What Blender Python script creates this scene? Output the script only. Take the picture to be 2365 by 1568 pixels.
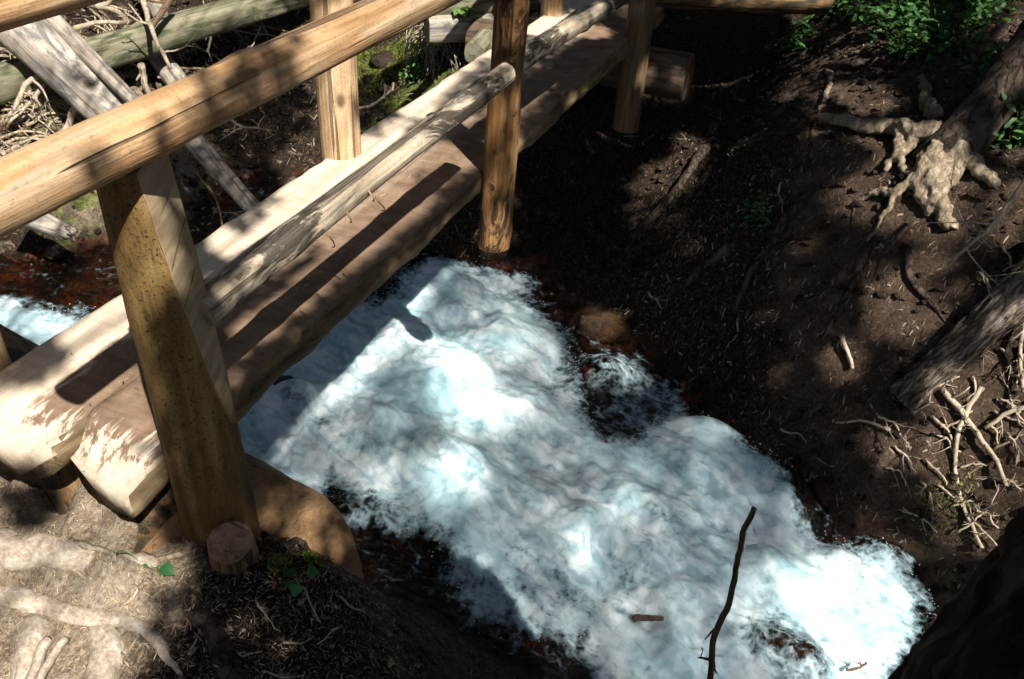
import bpy, math, random
import numpy as np
from mathutils import Vector, Matrix
for o in list(bpy.data.objects): bpy.data.objects.remove(o)
C = bpy.context.scene
COL = C.collection

# ------------------------------------------------------------------ camera
W, H, FOC = 2364.0, 1568.0, 1990.0
CAMZ = 1.65
def _basis():
    n = np.array([1000 - W/2, -(3500 - H/2), -FOC]); n /= np.linalg.norm(n); up = -n
    v = np.array([2100 - W/2, -(-570 - H/2), -FOC]); v /= np.linalg.norm(v)
    y = v - up*v.dot(up); y /= np.linalg.norm(y)
    return np.array([np.cross(y, up), y, up])
R = _basis()
O = np.array([0, 0, CAMZ])
cam = bpy.data.objects.new('camera', bpy.data.cameras.new('camera')); COL.objects.link(cam)
m = Matrix([list(R[0])+[0], list(R[1])+[0], list(R[2])+[CAMZ], [0, 0, 0, 1]])
cam.matrix_world = m
cam.data.sensor_width = 36; cam.data.lens = FOC/W*36
cam.data.clip_start = 0.05; cam.data.clip_end = 500
cam.data.dof.use_dof = True; cam.data.dof.focus_distance = 2.5; cam.data.dof.aperture_fstop = 9.0
C.camera = cam

# ------------------------------------------------------------------ light
SD = np.array([-0.60, 0.53, -1.0]); SD /= np.linalg.norm(SD)      # the way sunlight travels
elev = math.asin(-SD[2]); azi = math.atan2(-SD[0], -SD[1])
w = bpy.data.worlds.new('World'); C.world = w; w.use_nodes = True
wn = w.node_tree.nodes; sky = wn.new('ShaderNodeTexSky'); sky.sky_type = 'NISHITA'; sky.sun_disc = False
sky.sun_elevation = elev; sky.sun_rotation = azi
bg = wn['Background']; bg.inputs['Strength'].default_value = 0.05
w.node_tree.links.new(sky.outputs[0], bg.inputs[0])
sl = bpy.data.lights.new('sun', 'SUN'); sl.energy = 5.0; sl.angle = math.radians(0.5); sl.color = (1, 0.955, 0.88)
so = bpy.data.objects.new('sun', sl); COL.objects.link(so)
so.rotation_mode = 'QUATERNION'; so.rotation_quaternion = Vector(SD).to_track_quat('-Z', 'Y'); so.location = (1, -6, 12)
vs = C.view_settings
vs.view_transform = 'Standard'; vs.look = 'None'; vs.exposure = 0.9; vs.gamma = 1; vs.use_curve_mapping = False
C.cycles.max_bounces = 8; C.cycles.transparent_max_bounces = 16

# ------------------------------------------------------------------ helpers
rng = np.random.default_rng(7)
random.seed(7)
def at(px, py, z):
    d = R @ np.array([px - W/2, -(py - H/2), -FOC]); return O + d*((z - CAMZ)/d[2])
def atx(px, py, x):
    d = R @ np.array([px - W/2, -(py - H/2), -FOC]); return O + d*(x/d[0])
def aty(px, py, y):
    d = R @ np.array([px - W/2, -(py - H/2), -FOC]); return O + d*(y/d[1])

def _hash(i, j, k, s):
    n = (i*374761393 + j*668265263 + k*2147483647 + s*974634777) & 0xFFFFFFFF
    n = ((n ^ (n >> 13))*1274126177) & 0xFFFFFFFF
    n = n ^ (n >> 16)
    return (n & 0xFFFF)/65535.0
def vnoise(p, s=0):
    p = np.asarray(p, float); i = np.floor(p).astype(np.int64); f = p - i; u = f*f*(3-2*f); r = 0
    for a in (0, 1):
        for b in (0, 1):
            for c in (0, 1):
                wgt = (u[..., 0] if a else 1-u[..., 0])*(u[..., 1] if b else 1-u[..., 1])*(u[..., 2] if c else 1-u[..., 2])
                r = r + wgt*_hash(i[..., 0]+a, i[..., 1]+b, i[..., 2]+c, s)
    return r
def fbm(p, oct=4, s=0):
    p = np.asarray(p, float); r = 0; a = 0.5; t = 0
    for o in range(oct):
        r = r + a*vnoise(p, s+o*17); t += a; a *= 0.5; p = p*2.03 + 11.3
    return r/t - 0.5                       # about -.5 .. .5
def sstep(a, b, x):
    t = np.clip((x-a)/(b-a), 0, 1); return t*t*(3-2*t)

def new_mesh(name, verts, faces, mats, parent=None, smooth=True, attrs=None, loc=None, matrix=None, mat_idx=None):
    me = bpy.data.meshes.new(name)
    verts = np.asarray(verts, float)
    if isinstance(faces, np.ndarray):
        n, k = faces.shape
        me.vertices.add(len(verts)); me.vertices.foreach_set('co', verts.ravel().astype(np.float32))
        me.loops.add(n*k); me.loops.foreach_set('vertex_index', faces.ravel().astype(np.int32))
        me.polygons.add(n); me.polygons.foreach_set('loop_start', np.arange(0, n*k, k, dtype=np.int32))
        me.update(calc_edges=True)
    else:
        me.from_pydata([tuple(v) for v in verts], [], faces)
    me.validate()
    me.polygons.foreach_set('use_smooth', np.full(len(me.polygons), smooth))
    for k, v in (attrs or {}).items():
        a = me.attributes.new(k, 'FLOAT', 'POINT'); a.data.foreach_set('value', np.asarray(v, np.float32))
    for mt in (mats if isinstance(mats, (list, tuple)) else [mats]): me.materials.append(mt)
    if mat_idx is not None: me.polygons.foreach_set('material_index', np.asarray(mat_idx, np.int32))
    me.update()
    o = bpy.data.objects.new(name, me); COL.objects.link(o)
    if matrix is not None: o.matrix_world = matrix
    if loc is not None: o.location = loc
    if parent is not None: o.parent = parent
    return o
def tag(o, label=None, cat=None, group=None, kind=None):
    if label: o['label'] = label
    if cat: o['category'] = cat
    if group: o['group'] = group
    if kind: o['kind'] = kind
    return o
def thing(name, label, cat, loc=(0, 0, 0), group=None):
    e = bpy.data.objects.new(name, None); COL.objects.link(e); e.location = loc; e.empty_display_size = .1
    return tag(e, label, cat, group)

# ------------------------------------------------------------------ materials
class MB:
    def __init__(s, name):
        s.m = bpy.data.materials.new(name); s.m.use_nodes = True; s.t = s.m.node_tree
        s.b = s.t.nodes['Principled BSDF']; s.out = s.t.nodes['Material Output']
    def n(s, typ, **kw):
        x = s.t.nodes.new('ShaderNode'+typ)
        for k, v in kw.items(): setattr(x, k, v)
        return x
    def set(s, sock, v):
        if hasattr(v, 'is_output') or isinstance(v, bpy.types.NodeSocket): s.t.links.new(v, sock)
        else: sock.default_value = v
    def obj(s, scale=(1, 1, 1)):
        tc = s.n('TexCoord'); mp = s.n('Mapping'); s.t.links.new(tc.outputs['Object'], mp.inputs[0]); mp.inputs['Scale'].default_value = scale
        return mp.outputs[0]
    def noise(s, vec, scale, detail=6, rough=.6, dist=0.0, color=False):
        x = s.n('TexNoise'); s.set(x.inputs['Vector'], vec); x.inputs['Scale'].default_value = scale
        x.inputs['Detail'].default_value = detail; x.inputs['Roughness'].default_value = rough; x.inputs['Distortion'].default_value = dist
        return x.outputs['Color' if color else 'Fac']
    def voro(s, vec, scale, feature='F1', out='Distance', rand=1.0):
        x = s.n('TexVoronoi'); x.feature = feature; s.set(x.inputs['Vector'], vec); x.inputs['Scale'].default_value = scale
        x.inputs['Randomness'].default_value = rand
        return x.outputs[out]
    def ramp(s, fac, stops, interp='LINEAR'):
        x = s.n('ValToRGB'); s.set(x.inputs[0], fac); cr = x.color_ramp; cr.interpolation = interp
        while len(cr.elements) < len(stops): cr.elements.new(.5)
        for e, (p, c) in zip(cr.elements, stops):
            e.position = p; e.color = (c, c, c, 1) if isinstance(c, (int, float)) else (*c, 1)
        return x.outputs['Color']
    def mix(s, fac, a, b, mode='MIX'):
        x = s.n('Mix'); x.data_type = 'RGBA'; x.blend_type = mode; x.clamp_factor = True
        s.set(x.inputs[0], fac)
        for sock, v in ((x.inputs[6], a), (x.inputs[7], b)):
            s.set(sock, (*v, 1) if isinstance(v, tuple) and len(v) == 3 else v)
        return x.outputs[2]
    def math(s, op, a, b=0.0, c=0.0, clamp=False):
        x = s.n('Math'); x.operation = op; x.use_clamp = clamp
        s.set(x.inputs[0], a); s.set(x.inputs[1], b); s.set(x.inputs[2], c)
        return x.outputs[0]
    def mapr(s, v, a, b, c=0.0, d=1.0):
        x = s.n('MapRange'); x.interpolation_type = 'SMOOTHSTEP'; s.set(x.inputs[0], v)
        for i, k in enumerate((a, b, c, d)): x.inputs[i+1].default_value = k
        return x.outputs[0]
    def attr(s, name):
        x = s.n('Attribute'); x.attribute_name = name; return x.outputs['Fac']
    def sep(s, vec):
        x = s.n('SeparateXYZ'); s.set(x.inputs[0], vec); return x.outputs
    def bump(s, h, strength=.5, dist=.01, prev=None):
        x = s.n('Bump'); s.set(x.inputs['Height'], h); x.inputs['Strength'].default_value = strength; x.inputs['Distance'].default_value = dist
        if prev is not None: s.set(x.inputs['Normal'], prev)
        return x.outputs[0]
    def done(s, color, rough=.8, normal=None, spec=.3, **kw):
        s.set(s.b.inputs['Base Color'], (*color, 1) if isinstance(color, tuple) else color)
        s.set(s.b.inputs['Roughness'], rough); s.b.inputs['Specular IOR Level'].default_value = spec
        if normal is not None: s.set(s.b.inputs['Normal'], normal)
        for k, v in kw.items(): s.set(s.b.inputs[k], v)
        return s.m

def wood_mat(name, pale, mid, dark, streak=.5, grain=1.0, knots=True, weather=None, bark=None, bump=.5, spots=0.0):
    """peeled wood; grain runs along local z; attributes: end (cut end), cut (sawn face), patch (bark left on)"""
    b = MB(name)
    v1 = b.obj((9, 9, .9)); v2 = b.obj((60, 60, 2.2)); v0 = b.obj((1, 1, 1)); v3 = b.obj((3.5, 3.5, 1.6))
    n1 = b.noise(v1, 1.0*grain, 7, .62, .8); n2 = b.noise(v2, 1.0, 5, .6); n3 = b.noise(v3, 1.5, 4, .6, .5)
    col = b.ramp(n1, [(.28, dark), (.47, mid), (.66, pale)])
    col = b.mix(b.mapr(n3, .35, .7), col, b.mix(.55, col, pale))
    fine = b.mapr(n2, .3, .7)
    col = b.mix(b.math('MULTIPLY', b.math('SUBTRACT', 1, fine), streak), col, b.mix(1.0, col, (.55, .47, .38), 'MULTIPLY'))
    cr = b.noise(b.obj((30, 30, .8)), 1.0, 3, .5)                   # drying cracks
    crack = b.mapr(cr, .61, .65)
    col = b.mix(b.math('MULTIPLY', crack, .75), col, tuple(x*.25 for x in dark))
    hgt = b.math('ADD', b.math('MULTIPLY', n2, .5), b.math('MULTIPLY', n1, .8))
    hgt = b.math('SUBTRACT', hgt, crack)
    if knots:
        kd = b.voro(b.obj((5, 5, 3.2)), 1.0)
        kn = b.mapr(kd, .17, .07); ring = b.mapr(kd, .30, .12)
        col = b.mix(b.math('MULTIPLY', ring, .45), col, mid if not weather else dark)
        col = b.mix(b.math('MULTIPLY', kn, .85), col, (.07, .04, .02))
    if weather:
        ws = b.mapr(b.noise(b.obj((7, 7, 2.0)), 1.2, 8, .68, 1.2), .50 if name.startswith('peeled') else .44, .66 if name.startswith('peeled') else .60)
        col = b.mix(ws, col, b.mix(fine, tuple(x*.6 for x in weather), weather))
    if spots:
        sp = b.noise(v0, 90, 4, .75); col = b.mix(b.math('MULTIPLY', b.mapr(sp, .52, .66), spots), col, (.03, .025, .015))
    if bark:
        pn = b.noise(b.obj((10, 10, 4)), 1.0, 8, .7, 1.0)
        pm = b.mapr(b.math('ADD', pn, b.math('MULTIPLY', b.attr('patch'), .5)), .66, .74)
        bc = b.mix(fine, tuple(x*.35 for x in bark), bark)
        col = b.mix(pm, col, bc); hgt = b.math('ADD', hgt, b.math('MULTIPLY', pm, .9))
    # cut ends and sawn faces
    xyz = b.sep(v0)
    rad = b.math('SQRT', b.math('ADD', b.math('POWER', xyz[0], 2), b.math('POWER', xyz[1], 2)))
    rings = b.math('SINE', b.math('ADD', b.math('MULTIPLY', rad, 520), b.math('MULTIPLY', b.noise(v0, 14, 3), 9)))
    ec = b.mix(b.mapr(rings, -1, 1, .42, .56), tuple(x*.75 for x in mid), pale)
    ec = b.mix(b.mapr(b.noise(v0, 9, 7, .7), .42, .68), ec, tuple(x*.45 for x in mid)); ec = b.mix(b.mapr(b.noise(b.obj((3, 26, 3)), 1, 5, .7), .60, .68), ec, tuple(x*.3 for x in mid))
    col = b.mix(b.attr('end'), col, ec)
    sawm = b.math('MULTIPLY', b.attr('cut'), .8)
    col = b.mix(sawm, col, b.mix(b.mapr(b.noise(b.obj((4, 4, 45)), 1.0, 4), .35, .65), (.36, .25, .14), (.50, .37, .22)))
    nrm = b.bump(hgt, bump, .012)
    return b.done(col, .78, nrm, .25)

M = {}
M['rail'] = wood_mat('peeled_rail_wood', (.66, .49, .32), (.50, .30, .14), (.24, .12, .05), .8, 1.15, True, (.40, .32, .23), (.26, .17, .09), .8, .3)
M['post'] = wood_mat('orange_post_wood', (.48, .29, .13), (.32, .155, .055), (.09, .042, .018), .85, 1.4, False, None, (.10, .055, .03), .6, .2)
M['post_shaded'] = wood_mat('shaded_post_wood', (.26, .16, .08), (.16, .085, .04), (.05, .026, .013), .85, 1.4, False, (.13, .10, .07), (.06, .04, .025), .7, .2)  # post wood darkened: the far post's shade is put into the colour
M['sill_shaded'] = wood_mat('shaded_log_wood', (.20, .14, .085), (.13, .085, .05), (.05, .033, .02), .5, 1, False, (.06, .05, .04), None, .5, .3)  # abutment wood with the shade at the far end painted in
M['bright_post'] = wood_mat('bright_post_wood', (.76, .58, .39), (.60, .39, .21), (.38, .21, .09), .7, 1.2, True, None, (.24, .15, .08), .6, .4)
M['mid_rail'] = wood_mat('grey_rail_wood', (.66, .58, .46), (.46, .38, .27), (.24, .18, .12), .6, 1.2, True, (.15, .135, .115), (.10, .085, .065), .8, .3)
M['grey_log'] = wood_mat('weathered_log_wood', (.64, .58, .50), (.42, .35, .28), (.14, .11, .08), .6, 1.0, True, (.20, .19, .17), (.10, .075, .05), .6, .3)
M['beam'] = wood_mat('mossy_beam_wood', (.34, .32, .23), (.20, .19, .12), (.07, .07, .04), .5, 1.2, False, (.09, .10, .05), None, .5, .3)
M['dead'] = wood_mat('dead_twig_wood', (.55, .47, .37), (.38, .30, .21), (.18, .13, .09), .4, 3.0, False, None, None, .4, .1)
M['twig_dark'] = wood_mat('dark_twig_wood', (.24, .165, .105), (.14, .09, .055), (.05, .033, .022), .4, 3.0, False, None, None, .5, .1)
M['sill'] = wood_mat('abutment_wood', (.40, .25, .13), (.30, .17, .08), (.09, .055, .03), .4, .8, False, (.07, .06, .04), None, .5, .35)
M['stump'] = wood_mat('stump_wood', (.46, .31, .18), (.30, .17, .09), (.10, .06, .035), .5, 1, False, (.06, .05, .035), (.05, .04, .03), .9, .4)

def near_post_mat():
    b = MB('lichen_post_bark')
    v0 = b.obj(); vs_ = b.obj((30, 30, 8))
    n = b.noise(vs_, 1.0, 7, .75); g = b.noise(b.obj((8, 8, 1.5)), 1.0, 5, .6, .6); f = b.noise(v0, 110, 5, .8)
    col = b.ramp(g, [(.30, (.085, .045, .015)), (.47, (.21, .125, .042)), (.66, (.36, .27, .11))])
    col = b.mix(b.math('MULTIPLY', b.mapr(n, .52, .66), .8), col, (.06, .042, .016))
    col = b.mix(b.mapr(f, .54, .64), col, (.02, .018, .012))
    z = b.sep(v0)[2]
    rot = b.mapr(b.math('ADD', z, b.math('MULTIPLY', g, .6)), .98, .35)   # darker and more orange toward the foot
    col = b.mix(b.math('MULTIPLY', rot, .8), col, b.ramp(g, [(.35, (.03, .02, .012)), (.62, (.24, .12, .035))]))
    saw = b.mix(b.mapr(b.noise(b.obj((5, 5, 38)), 1.0, 4, .6), .38, .62), (.36, .27, .16), (.50, .38, .24))
    sl_ = b.math('SINE', b.math('ADD', b.math('MULTIPLY', z, 62), b.math('ADD', b.math('MULTIPLY', b.sep(v0)[1], -24), b.math('MULTIPLY', b.noise(v0, 6, 3), 2))))
    saw = b.mix(b.math('MULTIPLY', b.mapr(sl_, .96, 1.0), b.mapr(b.noise(v0, 9, 4), .45, .62)), saw, (.15, .095, .05))
    cut = b.mapr(b.math('ADD', b.attr('cut'), b.math('MULTIPLY', b.math('SUBTRACT', n, .5), .35)), .42, .58)
    col = b.mix(cut, col, saw)
    edge = b.math('MULTIPLY', b.mapr(b.attr('cut'), .08, .45), b.mapr(b.attr('cut'), .92, .5))
    col = b.mix(b.math('MULTIPLY', edge, .7), col, (.42, .22, .07))
    hgt = b.math('ADD', b.math('MULTIPLY', n, b.math('SUBTRACT', 1.0, b.math('MULTIPLY', cut, .85))), b.math('MULTIPLY', f, .3))
    return b.done(col, .85, b.bump(hgt, .8, .012), .2)
M['near_post'] = near_post_mat()

def deck_mat():
    """hewn deck log: local x across, y along, z up; attributes u (metres from the deck's left edge), side"""
    b = MB('hewn_deck_wood'); v0 = b.obj()
    g1 = b.noise(b.obj((22, 1.6, 22)), 1.0, 7, .65, .6); g2 = b.noise(b.obj((5, .8, 5)), 1.2, 5, .6, .4)
    saw = b.noise(b.obj((3, 30, 3)), 1.0, 5, .65, .4); fine = b.noise(v0, 160, 4, .7)
    raw = b.ramp(g1, [(.3, (.50, .38, .27)), (.5, (.66, .54, .41)), (.68, (.74, .64, .51))])
    raw = b.mix(b.math('MULTIPLY', b.mapr(saw, .5, .66), .35), raw, (.42, .30, .20))
    mud = b.ramp(b.noise(v0, 7, 8, .65), [(.3, (.135, .085, .052)), (.5, (.24, .16, .105)), (.7, (.34, .235, .16))])
    mud = b.mix(b.math('MULTIPLY', b.mapr(saw, .46, .6), .3), mud, (.12, .072, .045))
    mud = b.mix(b.mapr(fine, .68, .74), mud, (.46, .34, .22))
    u = b.attr('u'); y = b.attr('v')
    j = b.math('SUBTRACT', b.noise(b.obj((12, 3, 12)), 1.6, 7, .7, .3), .5); j2 = b.math('SUBTRACT', b.noise(v0, 2.6, 3, .6), .5)
    du = b.math('ADD', u, b.math('ADD', b.math('MULTIPLY', j, .22), b.math('MULTIPLY', j2, .20)))
    dv = b.math('ADD', y, b.math('ADD', b.math('MULTIPLY', b.math('SUBTRACT', b.noise(b.obj((26, 2.0, 26)), 1.2, 6, .7), .5), .55), b.math('MULTIPLY', j2, .15)))
    dirt = b.math('MULTIPLY', b.mapr(du, .17, .21), b.mapr(dv, .0, .055))
    dirt = b.math('MULTIPLY', dirt, b.mapr(b.noise(b.obj((14, 4, 14)), 1.0, 7, .75), .30, .37))
    far = b.math('MULTIPLY', b.mapr(y, .8, 1.7), b.mapr(u, .36, .24))
    dirt = b.math('MULTIPLY', dirt, b.math('SUBTRACT', 1.0, far))
    col = b.mix(dirt, raw, mud)
    side = b.attr('side')
    bark = b.ramp(b.noise(b.obj((20, 2.2, 20)), 1.0, 7, .7, .8), [(.32, (.04, .027, .016)), (.5, (.13, .09, .05)), (.68, (.27, .20, .11))])
    col = b.mix(side, col, bark)
    cr = b.mapr(b.noise(b.obj((26, .7, 26)), 1.0, 3, .5), .69, .72); col = b.mix(b.math('MULTIPLY', cr, .6), col, (.07, .045, .03))
    hgt = b.math('ADD', b.math('MULTIPLY', saw, .6), b.math('ADD', b.math('MULTIPLY', g1, .5), b.math('MULTIPLY', fine, .25)))
    return b.done(col, .85, b.bump(b.math('SUBTRACT', hgt, cr), .6, .012), .2)
M['deck'] = deck_mat()

def bark_mat(name, a, bcol, c, scale=1.0, moss=0.0, ck=.55):
    b = MB(name); v = b.obj((14*scale, 14*scale, 3.5*scale)); v0 = b.obj()
    n = b.noise(v, 1.0, 8, .7, .6); wv = b.n('VectorMath'); wv.operation = 'ADD'; b.set(wv.inputs[0], v); b.set(wv.inputs[1], b.noise(v, .8, 5, .7, 0, True)); vo = b.voro(wv.outputs[0], 1.3, 'DISTANCE_TO_EDGE')
    col = b.ramp(n, [(.3, a), (.5, bcol), (.7, c)])
    cr = b.math('MULTIPLY', b.mapr(vo, .16, .02), b.mapr(n, .62, .40)); col = b.mix(b.math('MULTIPLY', cr, ck), col, tuple(x*.3 for x in a))
    if moss: col = b.mix(b.math('MULTIPLY', b.mapr(b.noise(v0, 5, 6, .7), .52, .64), moss), col, (.05, .065, .02))
    hgt = b.math('SUBTRACT', n, b.math('MULTIPLY', cr, ck))
    return b.done(col, .9, b.bump(hgt, 1.0, .02), .15)
M['bark'] = bark_mat('dark_trunk_bark', (.035, .027, .02), (.075, .056, .042), (.14, .11, .085), 1.0, .3)
M['bark_log'] = bark_mat('flaky_log_bark', (.04, .03, .022), (.19, .145, .11), (.48, .40, .33), 2.4, .1)
M['root'] = bark_mat('root_bark', (.17, .125, .08), (.33, .255, .175), (.54, .45, .33), 1.8, .15, .2)
def dusty_mat():
    b = MB('dusty_root_bark'); v = b.obj(); n = b.noise(v, 14, 7, .65); f = b.noise(v, 80, 6, .75)
    col = b.ramp(b.math('ADD', b.math('MULTIPLY', n, .5), b.math('MULTIPLY', f, .5)), [(.36, (.14, .10, .07)), (.5, (.37, .30, .23)), (.64, (.60, .53, .44))])
    return b.done(col, .9, b.bump(b.math('ADD', n, b.math('MULTIPLY', f, .5)), .6, .012), .15)
M['root_dusty'] = dusty_mat()
M['root_dark'] = bark_mat('dark_root_bark', (.03, .022, .016), (.07, .052, .038), (.15, .115, .085), 1.2)

def ground_mat():
    b = MB('forest_floor'); v = b.obj()
    big = b.noise(v, 1.6, 5, .6); mid = b.noise(v, 9, 7, .7); fine = b.noise(v, 60, 6, .75, .5)
    ndl = b.noise(b.obj((90, 25, 40)), 1.0, 4, .6, 2.0); vor = b.voro(v, 55, 'F1', 'Color')
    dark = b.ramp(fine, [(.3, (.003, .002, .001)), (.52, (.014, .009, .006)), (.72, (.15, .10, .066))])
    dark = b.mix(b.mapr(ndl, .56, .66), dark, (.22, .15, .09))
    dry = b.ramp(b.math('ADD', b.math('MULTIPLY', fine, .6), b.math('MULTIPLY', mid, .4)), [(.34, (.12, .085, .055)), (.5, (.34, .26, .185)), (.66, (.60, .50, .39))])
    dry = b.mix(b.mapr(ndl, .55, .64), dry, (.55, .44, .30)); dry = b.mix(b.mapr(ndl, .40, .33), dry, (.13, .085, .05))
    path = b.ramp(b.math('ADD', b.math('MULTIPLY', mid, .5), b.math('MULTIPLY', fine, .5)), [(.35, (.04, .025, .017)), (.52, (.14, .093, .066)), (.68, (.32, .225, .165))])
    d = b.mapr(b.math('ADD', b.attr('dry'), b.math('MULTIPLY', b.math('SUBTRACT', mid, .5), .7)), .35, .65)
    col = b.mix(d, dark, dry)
    p = b.mapr(b.math('ADD', b.attr('path'), b.math('MULTIPLY', b.math('SUBTRACT', mid, .5), .8)), .35, .7)
    col = b.mix(p, col, b.mix(.4, path, dark))
    mo = b.mapr(b.math('ADD', b.attr('moss'), b.math('MULTIPLY', b.math('SUBTRACT', mid, .5), 1.1)), .45, .62)
    col = b.mix(mo, col, b.ramp(fine, [(.3, (.025, .04, .008)), (.5, (.10, .13, .025)), (.7, (.23, .25, .06))]))
    wet = b.attr('wet')
    bed = b.ramp(b.noise(v, 5, 6, .6, .5), [(.30, (.008, .006, .004)), (.50, (.03, .017, .010)), (.60, (.14, .035, .016)), (.70, (.16, .08, .035)), (.8, (.05, .065, .045))])
    bed = b.mix(b.mapr(b.noise(v, 17, 5, .7), .55, .38), bed, (.006, .005, .003))
    col = b.mix(wet, col, bed)
    hgt = b.math('ADD', b.math('MULTIPLY', fine, .7), b.math('ADD', b.math('MULTIPLY', ndl, .35), b.math('MULTIPLY', mid, .8)))
    return b.done(col, b.math('SUBTRACT', .92, b.math('MULTIPLY', wet, .5)), b.bump(hgt, 1.0, .03), .2)
M['ground'] = ground_mat()

def water_mat():
    b = MB('rushing_water'); v = b.obj(); t = b.t
    foam = b.attr('foam')
    warp = b.n('VectorMath'); warp.operation = 'ADD'; b.set(warp.inputs[0], v)
    wn_ = b.n('VectorMath'); wn_.operation = 'SCALE'; b.set(wn_.inputs[0], b.noise(v, 6, 4, .6, 0, True)); wn_.inputs['Scale'].default_value = .12
    b.set(warp.inputs[1], wn_.outputs[0]); wv = warp.outputs[0]
    lace = b.voro(wv, 15, 'DISTANCE_TO_EDGE'); lace2 = b.voro(wv, 38, 'DISTANCE_TO_EDGE')
    n1 = b.noise(wv, 5, 5, .58); n2 = b.noise(wv, 24, 3, .55); fine = b.noise(v, 150, 3, .6); f1a = b.voro(wv, 17); f1b = b.voro(wv, 42)
    rot_ = b.n('VectorRotate'); rot_.rotation_type = 'Z_AXIS'; b.set(rot_.inputs['Vector'], wv); rot_.inputs['Angle'].default_value = .44
    fm = b.n('Mapping'); b.t.links.new(rot_.outputs[0], fm.inputs[0]); fm.inputs['Scale'].default_value = (3.2, 13, 8)
    strk = b.noise(fm.outputs[0], 1.0, 6, .62, .7)
    e = b.math('ADD', foam, b.math('MULTIPLY', b.math('SUBTRACT', n1, .5), 1.25))
    e = b.math('ADD', e, b.math('ADD', b.math('MULTIPLY', b.math('SUBTRACT', f1a, .42), .42), b.math('MULTIPLY', b.math('SUBTRACT', f1b, .42), .34)))
    e = b.math('ADD', e, b.math('ADD', b.math('MULTIPLY', b.math('SUBTRACT', n2, .5), .45), b.math('MULTIPLY', b.math('SUBTRACT', strk, .5), .5)))
    f = b.mapr(e, .20, .78)
    n0 = b.noise(wv, 2.2, 5, .55, .4)
    white = b.mix(b.mapr(n0, .36, .60), (.46, .66, .70), (.80, .88, .90))
    white = b.mix(b.math('MULTIPLY', b.mapr(strk, .56, .34), .75), white, (.24, .41, .49))
    white = b.mix(b.math('MULTIPLY', b.mapr(n1, .56, .34), .5), white, (.36, .55, .57))
    white = b.mix(b.math('MULTIPLY', b.mapr(n2, .50, .32), .35), white, (.34, .52, .54))
    white = b.mix(b.math('MULTIPLY', b.mapr(e, 1.0, .45), .8), white, (.30, .43, .48))
    hgt = b.math('ADD', b.math('MULTIPLY', n2, .8), b.math('ADD', b.math('MULTIPLY', fine, .35), b.math('MULTIPLY', n1, 1.2)))
    nb = b.bump(hgt, .30, .02)
    b.done(white, .5, nb, .4, **{'Subsurface Weight': .55, 'Subsurface Scale': .07}); b.b.inputs['Subsurface Radius'].default_value = (.9, 1, 1)
    rip = b.bump(b.math('ADD', b.noise(b.obj((9, 26, 9)), 1.0, 4, .6, .8), b.math('MULTIPLY', n2, .6)), .7, .05)
    tr = b.n('BsdfTransparent'); tr.inputs[0].default_value = (.78, .60, .40, 1)
    gl = b.n('BsdfGlossy'); gl.inputs['Roughness'].default_value = .06; b.set(gl.inputs['Normal'], rip); gl.inputs[0].default_value = (1, 1, 1, 1)
    fr = b.n('Fresnel'); fr.inputs[0].default_value = 1.33; b.set(fr.inputs['Normal'], rip)
    mx = b.n('MixShader'); b.set(mx.inputs[0], fr.outputs[0]); t.links.new(tr.outputs[0], mx.inputs[1]); t.links.new(gl.outputs[0], mx.inputs[2])
    m2 = b.n('MixShader'); b.set(m2.inputs[0], f); t.links.new(mx.outputs[0], m2.inputs[1]); t.links.new(b.b.outputs[0], m2.inputs[2])
    t.links.new(m2.outputs[0], b.out.inputs[0])
    return b.m
M['water'] = water_mat()

def rock_mat(name, a, c, wet=.35):
    b = MB(name); v = b.obj(); n = b.noise(v, 8, 8, .7); f = b.noise(v, 70, 5, .7)
    col = b.ramp(b.math('ADD', b.math('MULTIPLY', n, .7), b.math('MULTIPLY', f, .3)), [(.35, a), (.65, c)])
    return b.done(col, wet, b.bump(b.math('ADD', n, b.math('MULTIPLY', f, .8)), 1.0, .03), .6)
M['wet_rock'] = rock_mat('wet_brown_rock', (.006, .004, .002), (.11, .055, .018), .10)
M['dark_rock'] = rock_mat('dark_wet_rock', (.008, .006, .004), (.07, .045, .028), .16)

def leaf_mat(name, a, c, trans=.25):
    b = MB(name); v = b.obj(); oi = b.n('ObjectInfo'); n = b.noise(v, 6, 3, .6); f = b.attr('tone')
    col = b.mix(b.mapr(b.math('ADD', b.math('MULTIPLY', n, .5), b.math('MULTIPLY', f, .7)), .2, .9), a, c)
    b.done(col, .5, None, .35)
    tl = b.n('BsdfTranslucent'); b.set(tl.inputs[0], b.mix(.5, col, (.16, .24, .03)))
    mx = b.n('MixShader'); mx.inputs[0].default_value = trans
    b.t.links.new(b.b.outputs[0], mx.inputs[1]); b.t.links.new(tl.outputs[0], mx.inputs[2]); b.t.links.new(mx.outputs[0], b.out.inputs[0])
    return b.m
M['leaf'] = leaf_mat('bright_leaf', (.05, .13, .03), (.17, .32, .09))
M['leaf_dark'] = leaf_mat('seedling_leaf', (.025, .10, .03), (.07, .21, .06))
M['shrub'] = leaf_mat('shrub_leaf', (.018, .06, .02), (.08, .19, .05))
M['needle_crown'] = leaf_mat('fir_needles', (.015, .035, .012), (.04, .07, .022), .1)
M['moss'] = leaf_mat('moss_cushion', (.05, .08, .012), (.24, .27, .05), .1)
M['blade'] = leaf_mat('grass_blade', (.10, .17, .04), (.25, .32, .12))
M['litter'] = MB('needle_litter').done((.34, .25, .15), .8, None, .2)
def litter_mat():
    b = MB('dry_needle_litter'); f = b.attr('tone')
    return b.done(b.ramp(f, [(0, (.10, .06, .03)), (.5, (.34, .24, .14)), (1, (.62, .50, .34))]), .8, None, .2)
M['litter'] = litter_mat()
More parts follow.
